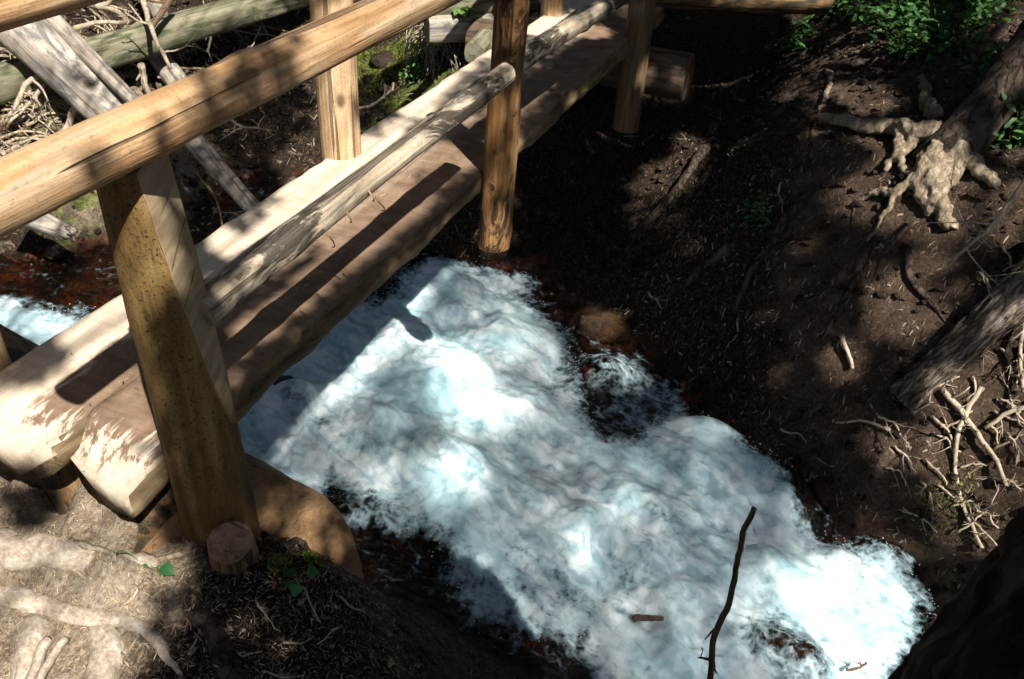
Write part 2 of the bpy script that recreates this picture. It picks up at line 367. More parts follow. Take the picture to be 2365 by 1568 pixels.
def litter_dark():
    b = MB('dead_leaf_litter'); f = b.attr('tone')
    return b.done(b.ramp(f, [(0, (.04, .025, .015)), (.55, (.15, .10, .065)), (1, (.42, .33, .24))]), .8, None, .2)
M['leaf_litter'] = litter_dark()

# ------------------------------------------------------------------ ground
def pts(lst): return [at(p[0], p[1], p[2]-(.16 if p[2] < -1.25 else 0)) for p in lst]
ctl = pts([
 (0,1568,-.25),(150,1568,-.25),(300,1568,-.25),(0,1420,-.22),(150,1400,-.2),(300,1420,-.2),(450,1420,-.22),(600,1420,-.24),(450,1568,-.27),(650,1568,-.28),(800,1568,-.3),
 (0,1262,-.13),(150,1275,-.13),(300,1300,-.15),(400,1320,-.2),(60,1205,-.44),(110,1130,-.42),(0,1150,-.44),(30,1070,-.25),(180,1215,-.36),(240,1225,-.28),(330,1255,-.24),(200,1120,-.15),(300,1180,-.19),(160,1085,-.13),(260,1150,-.16),(340,1205,-.22),
 (350,1230,-.30),(400,1185,-.46),(440,1150,-.5),(470,1265,-.19),(590,1280,-.20),(700,1300,-.24),(770,1310,-.27),(800,1285,-.34),(850,1450,-.4),(900,1568,-.42),
 (800,1300,-1.42),(950,1300,-1.45),(1010,1375,-1.46),(1080,1435,-1.46),(1200,1480,-1.5),(1300,1460,-1.5),(1400,1480,-1.5),(1500,1568,-1.55),
 (980,585,-1.28),(1230,610,-1.32),(1300,715,-1.34),(1440,800,-1.46),(1610,905,-1.46),(1760,1045,-1.40),(1910,1175,-1.44),(2040,1285,-1.48),(2135,1380,-1.52),
 (1500,700,-1.05),(1700,800,-1.0),(1900,950,-1.05),(2050,1100,-1.1),(2200,1200,-1.1),(2150,1000,-.85),(1600,550,-.75),(1800,600,-.65),(2000,700,-.6),(2250,850,-.65),(2364,900,-.6),(1700,400,-.6),(1900,450,-.4),(2100,500,-.35),(2300,600,-.4),
 (1870,330,-.3),(1875,200,-.3),(1920,200,-.2),(1950,300,-.2),(2050,250,-.15),(2000,100,-.1),(2200,300,-.1),(2300,150,.1),(2364,450,-.1),(2200,30,.1),(1880,50,-.25),(1770,100,-.85),(1730,250,-.9),(1600,250,-.95),(1450,350,-1.0),(1350,450,-1.2),(1250,420,-1.2)])
ctl += [np.array(p) for p in [
 (-2.6,.6,-.2),(-2.4,1.3,-.35),(-3,1,-.3),(-4,0,-.2),(0,-1,-.2),(-1.5,-1,-.2),(1.5,-1,-.3),(1.5,.3,-.35),(0,.5,-.28),(.6,.8,-.4),(1.0,1.0,-.5),(.2,1.5,-1.55),(1.2,1.5,-1.6),(2.2,1.0,-1.65),(1.4,1.0,-.7),(1.8,.7,-.6),(3,.2,-.5),
 (-1.6,1.45,-.5),(-1.6,2.0,-1.35),(-2.3,1.6,-.6),(-2.4,2.2,-1.35),(-3.2,1.6,-.6),(-3.6,2.2,-1.25),(-5,1.5,-.6),(-5,2.3,-1.1),
 (-1.7,3.2,-1.7),(-.6,2.9,-1.8),(.3,2.6,-1.85),(1.2,2.0,-1.95),(2.5,1.5,-2.0),(-2.6,3.6,-1.6),(-3.6,3.2,-1.42),(-5,3.3,-1.3),(-4,4.0,-1.36),(-3.4,5,-1.36),(-2.7,4.6,-1.5),
 (2.0,2.6,-1.55),(3.2,2.2,-1.6),(3,5,.3),(3,8,1),(0,10.5,.35),(1.6,8,.4),(-1.5,7.6,-.3),(-1.4,6.3,-.55),(-3,8,-.1),(-5,8,0),(-7,6,-.3),(-6,4.8,-.7),(-5.2,5.4,-.7),(-2.5,5.6,-.6),(-2.35,5.0,-1.05),(-2.25,6.3,-.4),(-3.6,6.3,-1.0),(-4.5,6.8,-.7),(-4.3,5.3,-1.2),(-6,3.4,-1.05),(-8,3.2,-1),(-4.55,3.75,-1.1),(-5.0,4.25,-.75),
 (-20,0,0),(-20,18,1.2),(0,28,2.5),(20,18,2),(20,0,0),(0,-20,0),(-18,-18,0),(18,-18,0),(-40,40,4),(40,40,4),(0,60,5),(-50,0,0),(50,0,0),(0,-50,0)]]
ctl = np.array(ctl)
ctl[:, 2] -= .09*(ctl[:, 2] < -1.25)
ctl[-74:, 2] -= (ctl[-74:, 2] < -1.0)*np.where(ctl[-74:, 0] < -2.05, .26, .16)
_d = np.linalg.norm(ctl[:, None, :2]-ctl[None, :, :2], axis=2)
_n = len(ctl)
_A = np.zeros((_n+3, _n+3)); _A[:_n, :_n] = _d - np.eye(_n)*.02; _A[:_n, _n] = 1; _A[:_n, _n+1] = ctl[:, 0]; _A[:_n, _n+2] = ctl[:, 1]; _A[_n:, :_n] = _A[:_n, _n:].T
_w = np.linalg.solve(_A, np.concatenate([ctl[:, 2], np.zeros(3)]))
def base_h(x, y):
    p = np.stack([np.ravel(x), np.ravel(y)], 1); out = np.empty(len(p))
    for i in range(0, len(p), 20000):
        q = p[i:i+20000]; d = np.sqrt(((q[:, None]-ctl[None, :, :2])**2).sum(2))
        out[i:i+20000] = d@_w[:_n] + _w[_n] + q@_w[_n+1:]
    return out.reshape(np.shape(x))
def zwater(x, y):
    x = np.asarray(x, float)
    return -1.61 - .03*x*sstep(9, 3, np.abs(x)) + .0*y
foam_px = [(540,1000),(690,870),(985,598),(1100,612),(1222,640),(1240,700),(1300,768),(1335,860),(1345,960),(1390,1015),(1470,1010),(1560,965),(1640,990),(1760,1065),(1840,1135),(1890,1200),(1930,1275),(2010,1260),(2080,1310),(2130,1395),(2110,1480),(2060,1568),(1950,1700),(1700,1720),(1450,1700),
 (1390,1568),(1340,1480),(1200,1468),(1100,1425),(1050,1375),(1000,1300),(960,1262),(890,1235),(820,1225),(785,1150),(740,1090),(690,1010)]
foam_poly = np.array([at(x, y, float(zwater(at(x, y, -1.6)[0], 0)))[:2] for x, y in foam_px])
left_px = [(-300,690),(60,695),(130,725),(220,745),(330,690),(330,900),(100,900),(-300,880)]
left_poly = np.array([at(x, y, float(zwater(at(x, y, -1.5)[0], 0)))[:2] for x, y in left_px])
under_poly = np.array([(-3.9,2.7),(-3.2,3.1),(-2.4,4.1),(-1.7,3.8),(-1.8,2.45),(-2.8,2.35)])
def atw(px, py, dz=0.0):
    p = at(px, py, -1.6)
    for _ in range(3): p = at(px, py, float(zwater(p[0], p[1]))+dz)
    return p
def poly_sd(p, poly):
    """signed distance, positive inside"""
    d = np.full(len(p), 1e9); ins = np.zeros(len(p), bool)
    for i in range(len(poly)):
        a = poly[i]; b = poly[(i+1) % len(poly)]; ab = b-a
        t = np.clip(((p-a)@ab)/(ab@ab), 0, 1); d = np.minimum(d, np.linalg.norm(p-a-t[:, None]*ab, axis=1))
        c = ((a[1] > p[:, 1]) != (b[1] > p[:, 1])) & (p[:, 0] < (b[0]-a[0])*(p[:, 1]-a[1])/(b[1]-a[1]+1e-12)+a[0]); ins ^= c
    return np.where(ins, d, -d)
veil = np.array([atw(x, y)[:2] for x, y in [(1330,815),(1480,820),(1610,930),(1570,985),(1470,1020),(1380,1010)]])
def ground_h(x, y):
    x = np.asarray(x, float); y = np.asarray(y, float)
    z = base_h(x, y)
    p = np.stack([x, y, np.zeros_like(x)], -1)
    amp = sstep(14, 3, np.hypot(x+1, y-3))
    dryz = sstep(.9, .3, np.hypot((x+1.6)/1.3, (y-1.0)/.5))
    z = z + (fbm(p*1.3, 4, 3)*.16*(1-.75*dryz) + fbm(p*5, 4, 5)*.085*(1-.5*dryz) + (np.abs(fbm(p*9, 3, 6))*.08 - np.abs(fbm(p*15, 3, 12))*.07)*(1-.7*dryz) + fbm(p*26, 3, 9)*.032*(1-.5*dryz))*amp
    d = y-(.945+(x+1.66)*.22)-fbm(p*8, 3, 61)*.05; inr = sstep(-2.7, -2.3, x)*sstep(-1.20, -1.36, x)   # hollow behind the root ridge
    z = z+.045*np.exp(-(d/.045)**2)*inr
    floor = -.22-.20*sstep(-1.62, -1.76, x)*sstep(.30, .2, d)+np.clip(d-.14, 0, 1)*.55+fbm(p*14, 4, 62)*.05
    z = np.where((d > 0) & (d < .55), z+(np.minimum(z, floor)-z)*sstep(.0, .035, d)*sstep(.55, .35, d)*inr, z)
    q = np.stack([x.ravel(), y.ravel()], 1); near = (np.abs(q[:, 0]+.2) < 2.6) & (q[:, 1] > .8) & (q[:, 1] < 6); sdw = np.full(len(q), -9.0)
    if near.any(): sdw[near] = np.maximum(poly_sd(q[near], foam_poly), poly_sd(q[near], veil))
    sdw = sdw.reshape(x.shape); cap = zwater(x, y)-.07-.6*np.clip(sdw, 0, .4)+np.clip(-sdw, 0, 9)*1.5+fbm(p*7, 3, 19)*.10*np.clip(-sdw*4, 0, 1)
    z = np.where(sdw > -1.2, np.minimum(z, cap), z)
    z = z + (fbm(p*.25, 3, 8))*1.2*sstep(8, 25, np.hypot(x, y-3))
    return z
def axis(lo, hi, step, far):
    a = np.arange(lo, hi, step); g = [0]
    s = step
    while g[-1] < far: s *= 1.16; g.append(g[-1]+s)
    g = np.array(g[1:])
    return np.concatenate([lo-g[::-1], a, a[-1]+g])
gx = np.concatenate([axis(-6.6, -2.6, .03, 60)[:-1][axis(-6.6, -2.6, .03, 60)[:-1] < -2.6], np.arange(-2.6, -.4, .014), (lambda a: a[a > -.4])(axis(-.4, 3.2, .026, 60))])
gy = np.concatenate([(lambda a: a[a < .3])(axis(.3, 1.6, .014, 60)), np.arange(.3, 1.7, .014), (lambda a: a[a > 1.7])(axis(1.7, 9.2, .03, 60))])
GX, GY = np.meshgrid(gx, gy, indexing='ij')
GZ = ground_h(GX, GY)
nx, ny = GX.shape
idx = np.arange(nx*ny).reshape(nx, ny)
gf = np.stack([idx[:-1, :-1], idx[1:, :-1], idx[1:, 1:], idx[:-1, 1:]], -1).reshape(-1, 4)
gv = np.stack([GX, GY, GZ], -1).reshape(-1, 3)
_p2 = np.stack([GX*.9, GY*.9, GX*0], -1)
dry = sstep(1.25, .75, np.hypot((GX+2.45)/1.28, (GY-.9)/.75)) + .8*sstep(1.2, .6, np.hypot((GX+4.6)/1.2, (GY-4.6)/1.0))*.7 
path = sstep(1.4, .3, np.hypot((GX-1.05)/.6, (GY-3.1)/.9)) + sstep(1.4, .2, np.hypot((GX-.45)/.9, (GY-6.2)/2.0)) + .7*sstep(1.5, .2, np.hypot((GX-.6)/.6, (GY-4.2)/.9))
moss = .75*sstep(1.2, .5, np.hypot((GX+2.75)/.7, (GY-5.5)/.9)) + .5*sstep(1.2, .6, np.hypot((GX+4.7)/.6, (GY-4.0)/.45))
wet = sstep(.12, -.02, GZ - zwater(GX, GY))
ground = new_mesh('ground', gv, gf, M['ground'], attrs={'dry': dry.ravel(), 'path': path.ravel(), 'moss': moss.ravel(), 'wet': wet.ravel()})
tag(ground, 'forest floor of bare dusty soil, needles and stream banks', 'ground', kind='structure')

# ------------------------------------------------------------------ water
wx = np.concatenate([np.arange(-7, -2.6, .03), np.arange(-2.6, 1.7, .0125), np.arange(1.7, 5, .06)])
wy = np.concatenate([np.arange(.6, 1.5, .05), np.arange(1.5, 5.1, .0125), np.arange(5.1, 7.6, .04)])
WX, WY = np.meshgrid(wx, wy, indexing='ij'); wp = np.stack([WX.ravel(), WY.ravel()], 1)
sd = np.maximum(np.maximum(poly_sd(wp, foam_poly), poly_sd(wp, left_poly)), poly_sd(wp, under_poly))
foam = sstep(-.13, .17, sd)*.95
holes = [(1805,1520,.20,.13,.9),(680,925,.12,.05,.5),(1845,1165,.09,.15,.95),(1900,1225,.07,.10,.8),(1790,1050,.10,.05,.4),(1790,1110,.10,.06,.4),(880,1180,.22,.07,.55),(1010,1285,.16,.09,.5),(1150,660,.40,.12,.30),(1280,900,.10,.16,.35),(1470,1420,.14,.06,.3),(1300,1380,.2,.10,.35),(1960,1330,.14,.10,.4),(1170,1380,.2,.05,.3),(820,1020,.2,.12,.18),(1580,1250,.2,.2,.12),(740,980,.10,.05,.45)]
for px, py, rx, ry, s in holes:
    c = atw(px, py); foam -= s*np.exp(-(((wp[:, 0]-c[0])/rx)**2 + ((wp[:, 1]-c[1])/ry)**2))
foam = np.clip(np.maximum(foam, .36*sstep(-.05, .10, poly_sd(wp, veil))), 0, 1)
p3 = np.stack([wp[:, 0]*.85+wp[:, 1]*.3, wp[:, 1]*1.0, np.zeros(len(wp))], 1)
turb = sstep(-.25, .5, sd)
wz = zwater(wp[:, 0], wp[:, 1])
ridge = lambda q, s: .5-np.abs(fbm(q, 4, s))*2
wz = wz + turb*(fbm(p3*1.9, 3, 21)*.26 + ridge(p3*3.6, 31)*.07 + ridge(p3*9+fbm(p3*6, 3, 51)[:, None]*.8, 33)*.050 + fbm(p3*26, 3, 37)*.030) + (1-turb)*(fbm(p3*5, 3, 41)*.02 + fbm(p3*16, 3, 43)*.008)
for px, py, rx, ry, h in [(1060,870,.22,.17,.10),(1170,770,.20,.14,.08),(1120,950,.24,.12,.07),(1055,1095,.16,.14,.09),(950,780,.20,.22,.06),(1340,1250,.09,.15,.06),(1430,1165,.12,.10,.07),(1500,1300,.10,.09,.06),(1560,1395,.11,.12,.06),(1640,1010,.20,.09,.10),(1770,1100,.18,.08,.08),(1930,1300,.10,.08,.09),(1850,1350,.22,.10,.07),(1990,1440,.2,.14,.06),(880,1000,.14,.12,.06),(1250,1100,.2,.15,-.07),(930,1140,.16,.08,-.05),(1400,1330,.22,.12,-.06),(1180,1300,.2,.12,-.05),(1280,860,.10,.18,-.06),(1700,1230,.2,.12,-.06)]:
    c = atw(px, py); dx = wp[:, 0]-c[0]; dy = wp[:, 1]-c[1]; k = np.exp(-((dx/rx)**2+(dy/ry)**2)*(1+.8*fbm(np.stack([wp[:, 0]*7, wp[:, 1]*7, 0*dx+px], 1), 3, 88))); wz += h*k
    foam = np.clip(foam+(.10 if h > 0 else -.16)*k, 0, 1)
wz = wz + .10*np.exp(-(((wp[:, 0]+.2)/.5)**2+((wp[:, 1]-3.0)/.35)**2)) + .10*np.exp(-(((wp[:, 0]+1.1)/.6)**2+((wp[:, 1]-2.9)/.5)**2))
bump_rocks = [(1400,860,.16,.14,.10),(1820,1165,.13,.16,.10),(1805,1525,.20,.12,.10),(2060,1290,.12,.10,.06),(690,915,.12,.08,.08)]
for px, py, rx, ry, h in bump_rocks:
    c = atw(px, py); wz += h*np.exp(-(((wp[:, 0]-c[0])/rx)**2 + ((wp[:, 1]-c[1])/ry)**2))
n1_, n2_ = WX.shape; wi = np.arange(n1_*n2_).reshape(n1_, n2_)
wf = np.stack([wi[:-1, :-1], wi[1:, :-1], wi[1:, 1:], wi[:-1, 1:]], -1).reshape(-1, 4)
gh = ground_h(wp[:, 0], wp[:, 1])
keep = ((gh - wz) < .10)[wf].any(1); wf = wf[keep]
used = np.unique(wf); remap = np.full(len(wp), -1); remap[used] = np.arange(len(used)); wf = remap[wf]
water = new_mesh('water', np.stack([wp[used, 0], wp[used, 1], wz[used]], 1), wf, M['water'], attrs={'foam': foam[used]})
tag(water, 'white rushing water of the forest stream', 'stream', kind='structure')

# ------------------------------------------------------------------ log and branch builders
def frame_of(p0, p1, roll=0.0, ref=None):
    p0, p1 = Vector(p0), Vector(p1); z = (p1-p0).normalized()
    ref = Vector(ref) if ref else (Vector((0, 0, 1)) if abs(z.z) < .9 else Vector((0, 1, 0)))
    x = ref.cross(z).normalized(); y = z.cross(x)
    M3 = Matrix((x, y, z)).transposed() @ Matrix.Rotation(roll, 3, 'Z')
    mm = M3.to_4x4(); mm.translation = p0; return mm, (p1-p0).length
def log(name, p0, p1, r0, r1, mat, seg=36, step=.035, rough=.05, bow=0.0, knots=3, seed=0, parent=None, relief=0.0, cuts=(), squash=1.0, ragged=0.0, patchf=None, roll=0.0, square=0.0, matrix_only=False, endtilt=(0, 0)):
    """a log along local z; cuts: (unit normal in local space, distance at z=0, distance at z=L) sawn flat"""
    mm, L = frame_of(p0, p1, roll)
    n = max(4, int(L/step)); zs = np.linspace(0, L, n+1); th = np.linspace(0, 2*np.pi, seg, endpoint=False)
    Z, T = np.meshgrid(zs, th, indexing='ij'); Rr = r0+(r1-r0)*Z/L
    q = np.stack([np.cos(T)*1.3, np.sin(T)*1.3, Z*2.2], -1)
    q2 = np.stack([np.cos(T)*Rr*40, np.sin(T)*Rr*40, Z*5], -1)
    Rr = Rr*(1+rough*(fbm(q, 4, seed)*1.6 + fbm(q2, 3, seed+5)*.7))
    if relief:
        qb = np.stack([np.cos(T)*r0*26, np.sin(T)*r0*26, Z*5], -1); Rr = Rr - relief*sstep(.30, .0, np.abs(fbm(qb, 3, seed+31))*2) + relief*.6*fbm(qb*3, 2, seed+33)
    rs = np.random.default_rng(seed+100)
    for _ in range(knots):
        kz, kt, kr = rs.uniform(.05, .95)*L, rs.uniform(0, 2*np.pi), rs.uniform(.02, .04)
        dt = np.angle(np.exp(1j*(T-kt)))*Rr
        Rr = Rr + .25*kr*np.exp(-((dt/kr)**2+((Z-kz)/(kr*1.6))**2))
    if square: Rr = Rr*(1-square + square*np.minimum(1/np.maximum(np.abs(np.cos(T)), np.abs(np.sin(T))), 1.22))
    X = np.cos(T)*Rr*squash; Y = np.sin(T)*Rr
    if bow:
        ph = rs.uniform(0, 6.28); bb = np.sin(Z/L*np.pi)*bow; X = X+bb*np.cos(ph); Y = Y+bb*np.sin(ph)
    if ragged:
        tip = sstep(L-ragged*1.5, L, Z); Z = Z + tip*(fbm(np.stack([np.cos(T)*4, np.sin(T)*4, T*0], -1), 3, seed+9)*2.2*ragged)
    Z = Z + sstep(L-.2, L, Z)*(X*endtilt[0]+Y*endtilt[1])
    cut = np.zeros_like(X)
    for nr, d0, d1 in cuts:
        nr = np.array(nr, float)/np.linalg.norm(nr); dd = d0+(d1-d0)*np.clip(Z/L, 0, 1); pr = X*nr[0]+Y*nr[1]; ex = np.maximum(pr-dd, 0)
        X = X-ex*nr[0]; Y = Y-ex*nr[1]; cut = np.maximum(cut, np.clip(ex/.008, 0, 1))
    V = np.stack([X, Y, Z], -1).reshape(-1, 3); endv = np.zeros(len(V)); ctv = cut.ravel()
    pat = np.zeros(len(V)) if patchf is None else patchf(V, L)
    I = np.arange((n+1)*seg).reshape(n+1, seg); J = np.roll(I, -1, 1)
    F = [tuple(f) for f in np.stack([I[:-1], J[:-1], J[1:], I[1:]], -1).reshape(-1, 4)]
    vv = [V]; ev = [endv]; base = len(V)
    for row, up in ((I[0], False), (I[-1], True)):
        rim = V[row]; cen = rim.mean(0); prev = None
        ks = (1.0, .93, .6, .25)
        for k in ks:
            ring = cen+(rim-cen)*k
            if k == 1.0: pass
            elif ragged and up: ring = ring+np.stack([0*ring[:, 0], 0*ring[:, 0], (rs.random(seg)-.5)*ragged*.9], 1)
            else: ring[:, 2] += (rs.random(seg)-.5)*.003
            vv.append(ring); ev.append(np.ones(seg)); cur = np.arange(base, base+seg); base += seg
            if prev is not None:
                a, b = prev, np.roll(prev, -1); c, d = np.roll(cur, -1), cur
                F += [tuple(f) if up else tuple(f[::-1]) for f in np.stack([a, b, c, d], -1)]
            prev = cur
        vv.append(cen[None]); ev.append(np.ones(1)); cc = base; base += 1
        for a, b in zip(prev, np.roll(prev, -1)): F.append((a, b, cc) if up else (b, a, cc))
    V = np.concatenate(vv); E = np.concatenate(ev); pad = len(V)-len(ctv)
    o = new_mesh(name, V, F, mat, attrs={'end': E, 'cut': np.concatenate([ctv, np.zeros(pad)]), 'patch': np.concatenate([pat, np.zeros(pad)])}, matrix=mm)
    if parent is not None:
        o.parent = parent; o.matrix_parent_inverse = Matrix.Translation(-parent.location)
    return o

def tube(path, radii, seg=7, seed=0, rough=.15, lump=0.0):
    path = np.asarray(path, float); radii = np.asarray(radii, float)
    d = np.gradient(path, axis=0); d /= np.linalg.norm(d, axis=1, keepdims=True)+1e-9
    ref = np.array([0, 0, 1.0]) if abs(d[:, 2]).mean() < .8 else np.array([1.0, 0, 0])
    xs = np.cross(d, ref); xs /= np.linalg.norm(xs, axis=1, keepdims=True)+1e-9; ys = np.cross(d, xs)
    th = np.linspace(0, 2*np.pi, seg, endpoint=False)
    rr = radii[:, None]*(1+rough*2*fbm(np.stack([np.cos(th)[None]*1.2+path[:, :1]*9, np.sin(th)[None]*1.2+path[:, 1:2]*9, path[:, 2:3]*9+0*th[None]], -1), 3, seed))
    V = path[:, None]+rr[..., None]*(np.cos(th)[None, :, None]*xs[:, None]+np.sin(th)[None, :, None]*ys[:, None])
    n = len(path); I = np.arange(n*seg).reshape(n, seg); J = np.roll(I, -1, 1)
    F = [tuple(f) for f in np.stack([I[:-1], I[1:], J[1:], J[:-1]], -1).reshape(-1, 4)]
    F.append(tuple(I[0])); F.append(tuple(I[-1][::-1]))
    return V.reshape(-1, 3), F
def smooth_path(P, n, jit=0.0, rs=None):
    P = np.asarray(P, float)
    if len(P) == 2: P = np.array([P[0], (P[0]*2+P[1])/3, (P[0]+P[1]*2)/3, P[1]])
    t = np.concatenate([[0], np.cumsum(np.linalg.norm(np.diff(P, axis=0), axis=1))]); t /= t[-1]
    Q = np.vstack([2*P[0]-P[1], P, 2*P[-1]-P[-2]]); out = []
    for s in np.linspace(0, 1, n):
        i = min(np.searchsorted(t, s, side='right')-1, len(P)-2); u = (s-t[i])/(t[i+1]-t[i]+1e-9)
        a, b, c, d = Q[i:i+4]
        out.append(.5*((2*b)+(c-a)*u+(2*a-5*b+4*c-d)*u*u+(3*b-a-3*c+d)*u**3))
    out = np.array(out)
    if jit and rs is not None:
        k = rs.normal(0, jit, out.shape); k = (k+np.roll(k, 1, 0)+np.roll(k, -1, 0))/1.8; k[0] = k[-1] = 0; out = out+k
    return out
class Bag:
    def __init__(s): s.v = []; s.f = []; s.n = 0; s.tone = []
    def add(s, V, F, tone=.5):
        V = np.asarray(V, float); s.v.append(V); s.f += [tuple(i+s.n for i in f) for f in F]; s.n += len(V); s.tone.append(np.full(len(V), tone) if np.isscalar(tone) else tone)
    def obj(s, name, mat, parent=None, loc=None, smooth=True):
        V = np.concatenate(s.v); l = np.array(loc if loc is not None else V.mean(0))
        return new_mesh(name, V-l, s.f, mat, attrs={'tone': np.concatenate(s.tone)}, parent=parent, loc=l, smooth=smooth)
def branch(name, P, r0, r1, mat, seed=0, twigs=4, tl=.25, n=None, jit=.006, spread=1.0, parent=None, seg=7):
    """one dead branch: main stem with side twigs that fork again, joined into one mesh with its origin on the stem"""
    rs = np.random.default_rng(seed); P = np.asarray(P, float); L = np.linalg.norm(np.diff(P, axis=0), axis=1).sum()
    n = n or max(8, int(L/.05)); path = smooth_path(P, n, jit, rs); b = Bag()
    b.add(*tube(path, np.linspace(r0, r1, n), seg, seed))
    def twig(base, d, l, r, lev):
        m_ = max(4, int(l/.035)); q = [base]; dd = d.copy()
        for k in range(m_):
            dd = dd + rs.normal(0, .16, 3); dd /= np.linalg.norm(dd); q.append(q[-1]+dd*l/m_)
        q = np.array(q); b.add(*tube(q, np.linspace(r, r*.35, len(q)), 5, seed+lev))
        if lev < 2:
            for _ in range(rs.integers(1, 3)):
                k = rs.integers(1, len(q)-1); d2 = dd+rs.normal(0, .6, 3); d2 /= np.linalg.norm(d2); twig(q[k], d2, l*rs.uniform(.3, .6), r*.55, lev+1)
    for _ in range(twigs):
        k = rs.integers(int(n*.15), n-1); ax = path[min(k+1, n-1)]-path[k-1]; ax /= np.linalg.norm(ax)+1e-9
        d = ax*rs.uniform(.2, 1)+rs.normal(0, .7*spread, 3)*np.array([1, 1, .7]); d /= np.linalg.norm(d)
        twig(path[k], d, tl*rs.uniform(.5, 1.2), (r0+(r1-r0)*k/n)*.55, 0)
    return b.obj(name, mat, parent=parent, loc=path[0])

# ------------------------------------------------------------------ the footbridge
YAW = .040
def bx(y, x0): return x0 + YAW*(y-1.5)
bridge = thing('log_footbridge', 'narrow log footbridge with hewn deck and peeled pole railings over the white stream', 'footbridge', (-1.66, 1.2, 0))
def par(o, p):
    o.parent = p; o.matrix_parent_inverse = Matrix.Translation(-p.location); return o
def deck_log(xl, xr, y0, y1, seed, th, bev, offu):
    """half log, sawn flat on top; local y runs along the bridge"""
    n = 170; ys = np.linspace(0, y1-y0, n); wdt = xr-xl
    sec = []
    for k in np.linspace(0, 1, 15): sec.append((k*wdt, 0.0, 0))
    for a in np.linspace(0, np.pi, 13)[1:-1]:
        sec.append((wdt+.030*math.sin(min(a*1.3, np.pi/2))*1.0 - (max(a-1.2, 0)**1.4)*wdt*.22, -th*(1-math.cos(a))/2-.012, 1))
    for k in np.linspace(.62, .38, 5): sec.append((k*wdt, -th-.02, 1))
    for a in np.linspace(np.pi, 0, 13)[1:-1]:
        sec.append((-.030*math.sin(min(a*1.3, np.pi/2)) + (max(a-1.2, 0)**1.4)*wdt*.22, -th*(1-math.cos(a))/2-.012, 1))
    sec = np.array(sec); ns = len(sec)
    V = np.zeros((n, ns, 3)); 
    for i, y in enumerate(ys):
        wob = np.array([float(fbm(np.array([[y*2.5, 1.7*sgn+seed, 0]]), 4, seed)[0])*.032 + float(fbm(np.array([[y*14, sgn*3., 0]]), 3, seed+2)[0])*.018 for sgn in (0, 1)])
        k = np.clip(sec[:, 0]/wdt, 0, 1)
        V[i, :, 0] = sec[:, 0] + wob[0]*(1-k) + wob[1]*k; V[i, :, 1] = y; V[i, :, 2] = sec[:, 1]
    nz = np.stack([V[..., 0]*6+seed, V[..., 1]*3, V[..., 2]*6], -1); top = (sec[:, 2] == 0)[None, :]
    V[..., 2] += fbm(nz, 4, seed)*np.where(top, .014, .05); V[..., 0] += np.where(top, 0, fbm(nz*1.7, 4, seed+3)*.05)
    # end bevel: the near end is hewn down to a slope and its plan is cut askew
    sk = (V[..., 0]/wdt); askew = bev[1]*sk + fbm(np.stack([V[..., 0]*14, V[..., 1]*0, V[..., 1]*0], -1), 3, seed)*.03
    yy = V[..., 1]; V[..., 1] = np.where(yy < .5, askew*(1-yy/.5)+yy, yy)
    rel = V[..., 1]-askew
    V[..., 2] -= np.where(top, sstep(.11, .0, rel)*bev[0], 0)
    X = V[..., 0]+xl+YAW*(V[..., 1]+y0-1.5); 
    # world position of each vertex relative to the object's origin at (xl, y0, 0)
    W3 = np.stack([X-xl, V[..., 1], V[..., 2]], -1).reshape(-1, 3)
    I = np.arange(n*ns).reshape(n, ns); J = np.roll(I, -1, 1)
    F = [tuple(f) for f in np.stack([I[:-1], J[:-1], J[1:], I[1:]], -1).reshape(-1, 4)]
    F.append(tuple(I[0][::-1])); F.append(tuple(I[-1]))
    u = (V[..., 0]+offu).ravel(); v = (V[..., 1]+y0-1.22).ravel()
    side = np.where(np.broadcast_to(top, (n, ns)), 0, 1.0).ravel()
    o = new_mesh('deck_log', W3, F, M['deck'], attrs={'u': u, 'v': v, 'side': side}, loc=(xl, y0, 0))
    return par(o, bridge)
xl0 = -2.02; xr0 = -1.375
dl = deck_log(xl0, -1.672, 1.145, 6.35, 3, .17, (.05, .03), 0.0)
dr = deck_log(-1.668, xr0, 1.215, 6.30, 8, .17, (.075, -.10), .305)

RX = -1.272                                    # axis of the right hand railing
def post(name_mat, x, y, zb, zt, r0, r1, seed, dx=0, dy=0, label=None, **kw):
    o = log('post', (x-dx, y-dy, zb), (x, y, zt), r0, r1, name_mat, seed=seed, parent=bridge, **kw)
    if label: o['label'] = label
    return o
# near post: lichen covered bark, top hewn flat on the stream side where the rails meet it
mm_, L_ = frame_of((RX, 1.27, -.36), (RX+.012, 1.27, .87))
inv = mm_.to_3x3().inverted()
nloc = inv @ Vector((.93, .36, 0)); nl2 = inv @ Vector((-.96, -.28, 0))
post(M['near_post'], RX+.014, 1.27, -.36, .875, .099, .090, 11, label='thick lichen covered post with a sawn face', knots=5, rough=.07, cuts=[((nloc.x, nloc.y), .14, .026), ((nl2.x, nl2.y), .16, .085)], seg=56, step=.02, dx=-.012)
post(M['post'], bx(3.27, RX)+.008, 3.27, -.365, .875, .074, .068, 12, dx=.035, label='orange post with a frayed lower end hanging below the deck', knots=3, rough=.09, seg=44, step=.02, patchf=lambda V, L: .30+.12*np.sin(V[:, 2]*7+1))
post(M['post_shaded'], bx(5.55, RX)-.055, 5.55, -.62, .88, .088, .08, 13, knots=2, rough=.08)
LX = -1.995
nl3 = Vector((.55, -.83, 0))
post(M['bright_post'], LX-.14, 1.36, -.28, .93, .085, .08, 14, knots=2)
post(M['bright_post'], bx(3.12, LX)-.005, 3.15, -.45, .92, .092, .086, 15, knots=2, rough=.05, seg=48, step=.02, label='pale sunlit post behind the deck')
post(M['bright_post'], bx(5.55, LX)+.02, 5.75, -.45, .90, .085, .08, 16, knots=2)
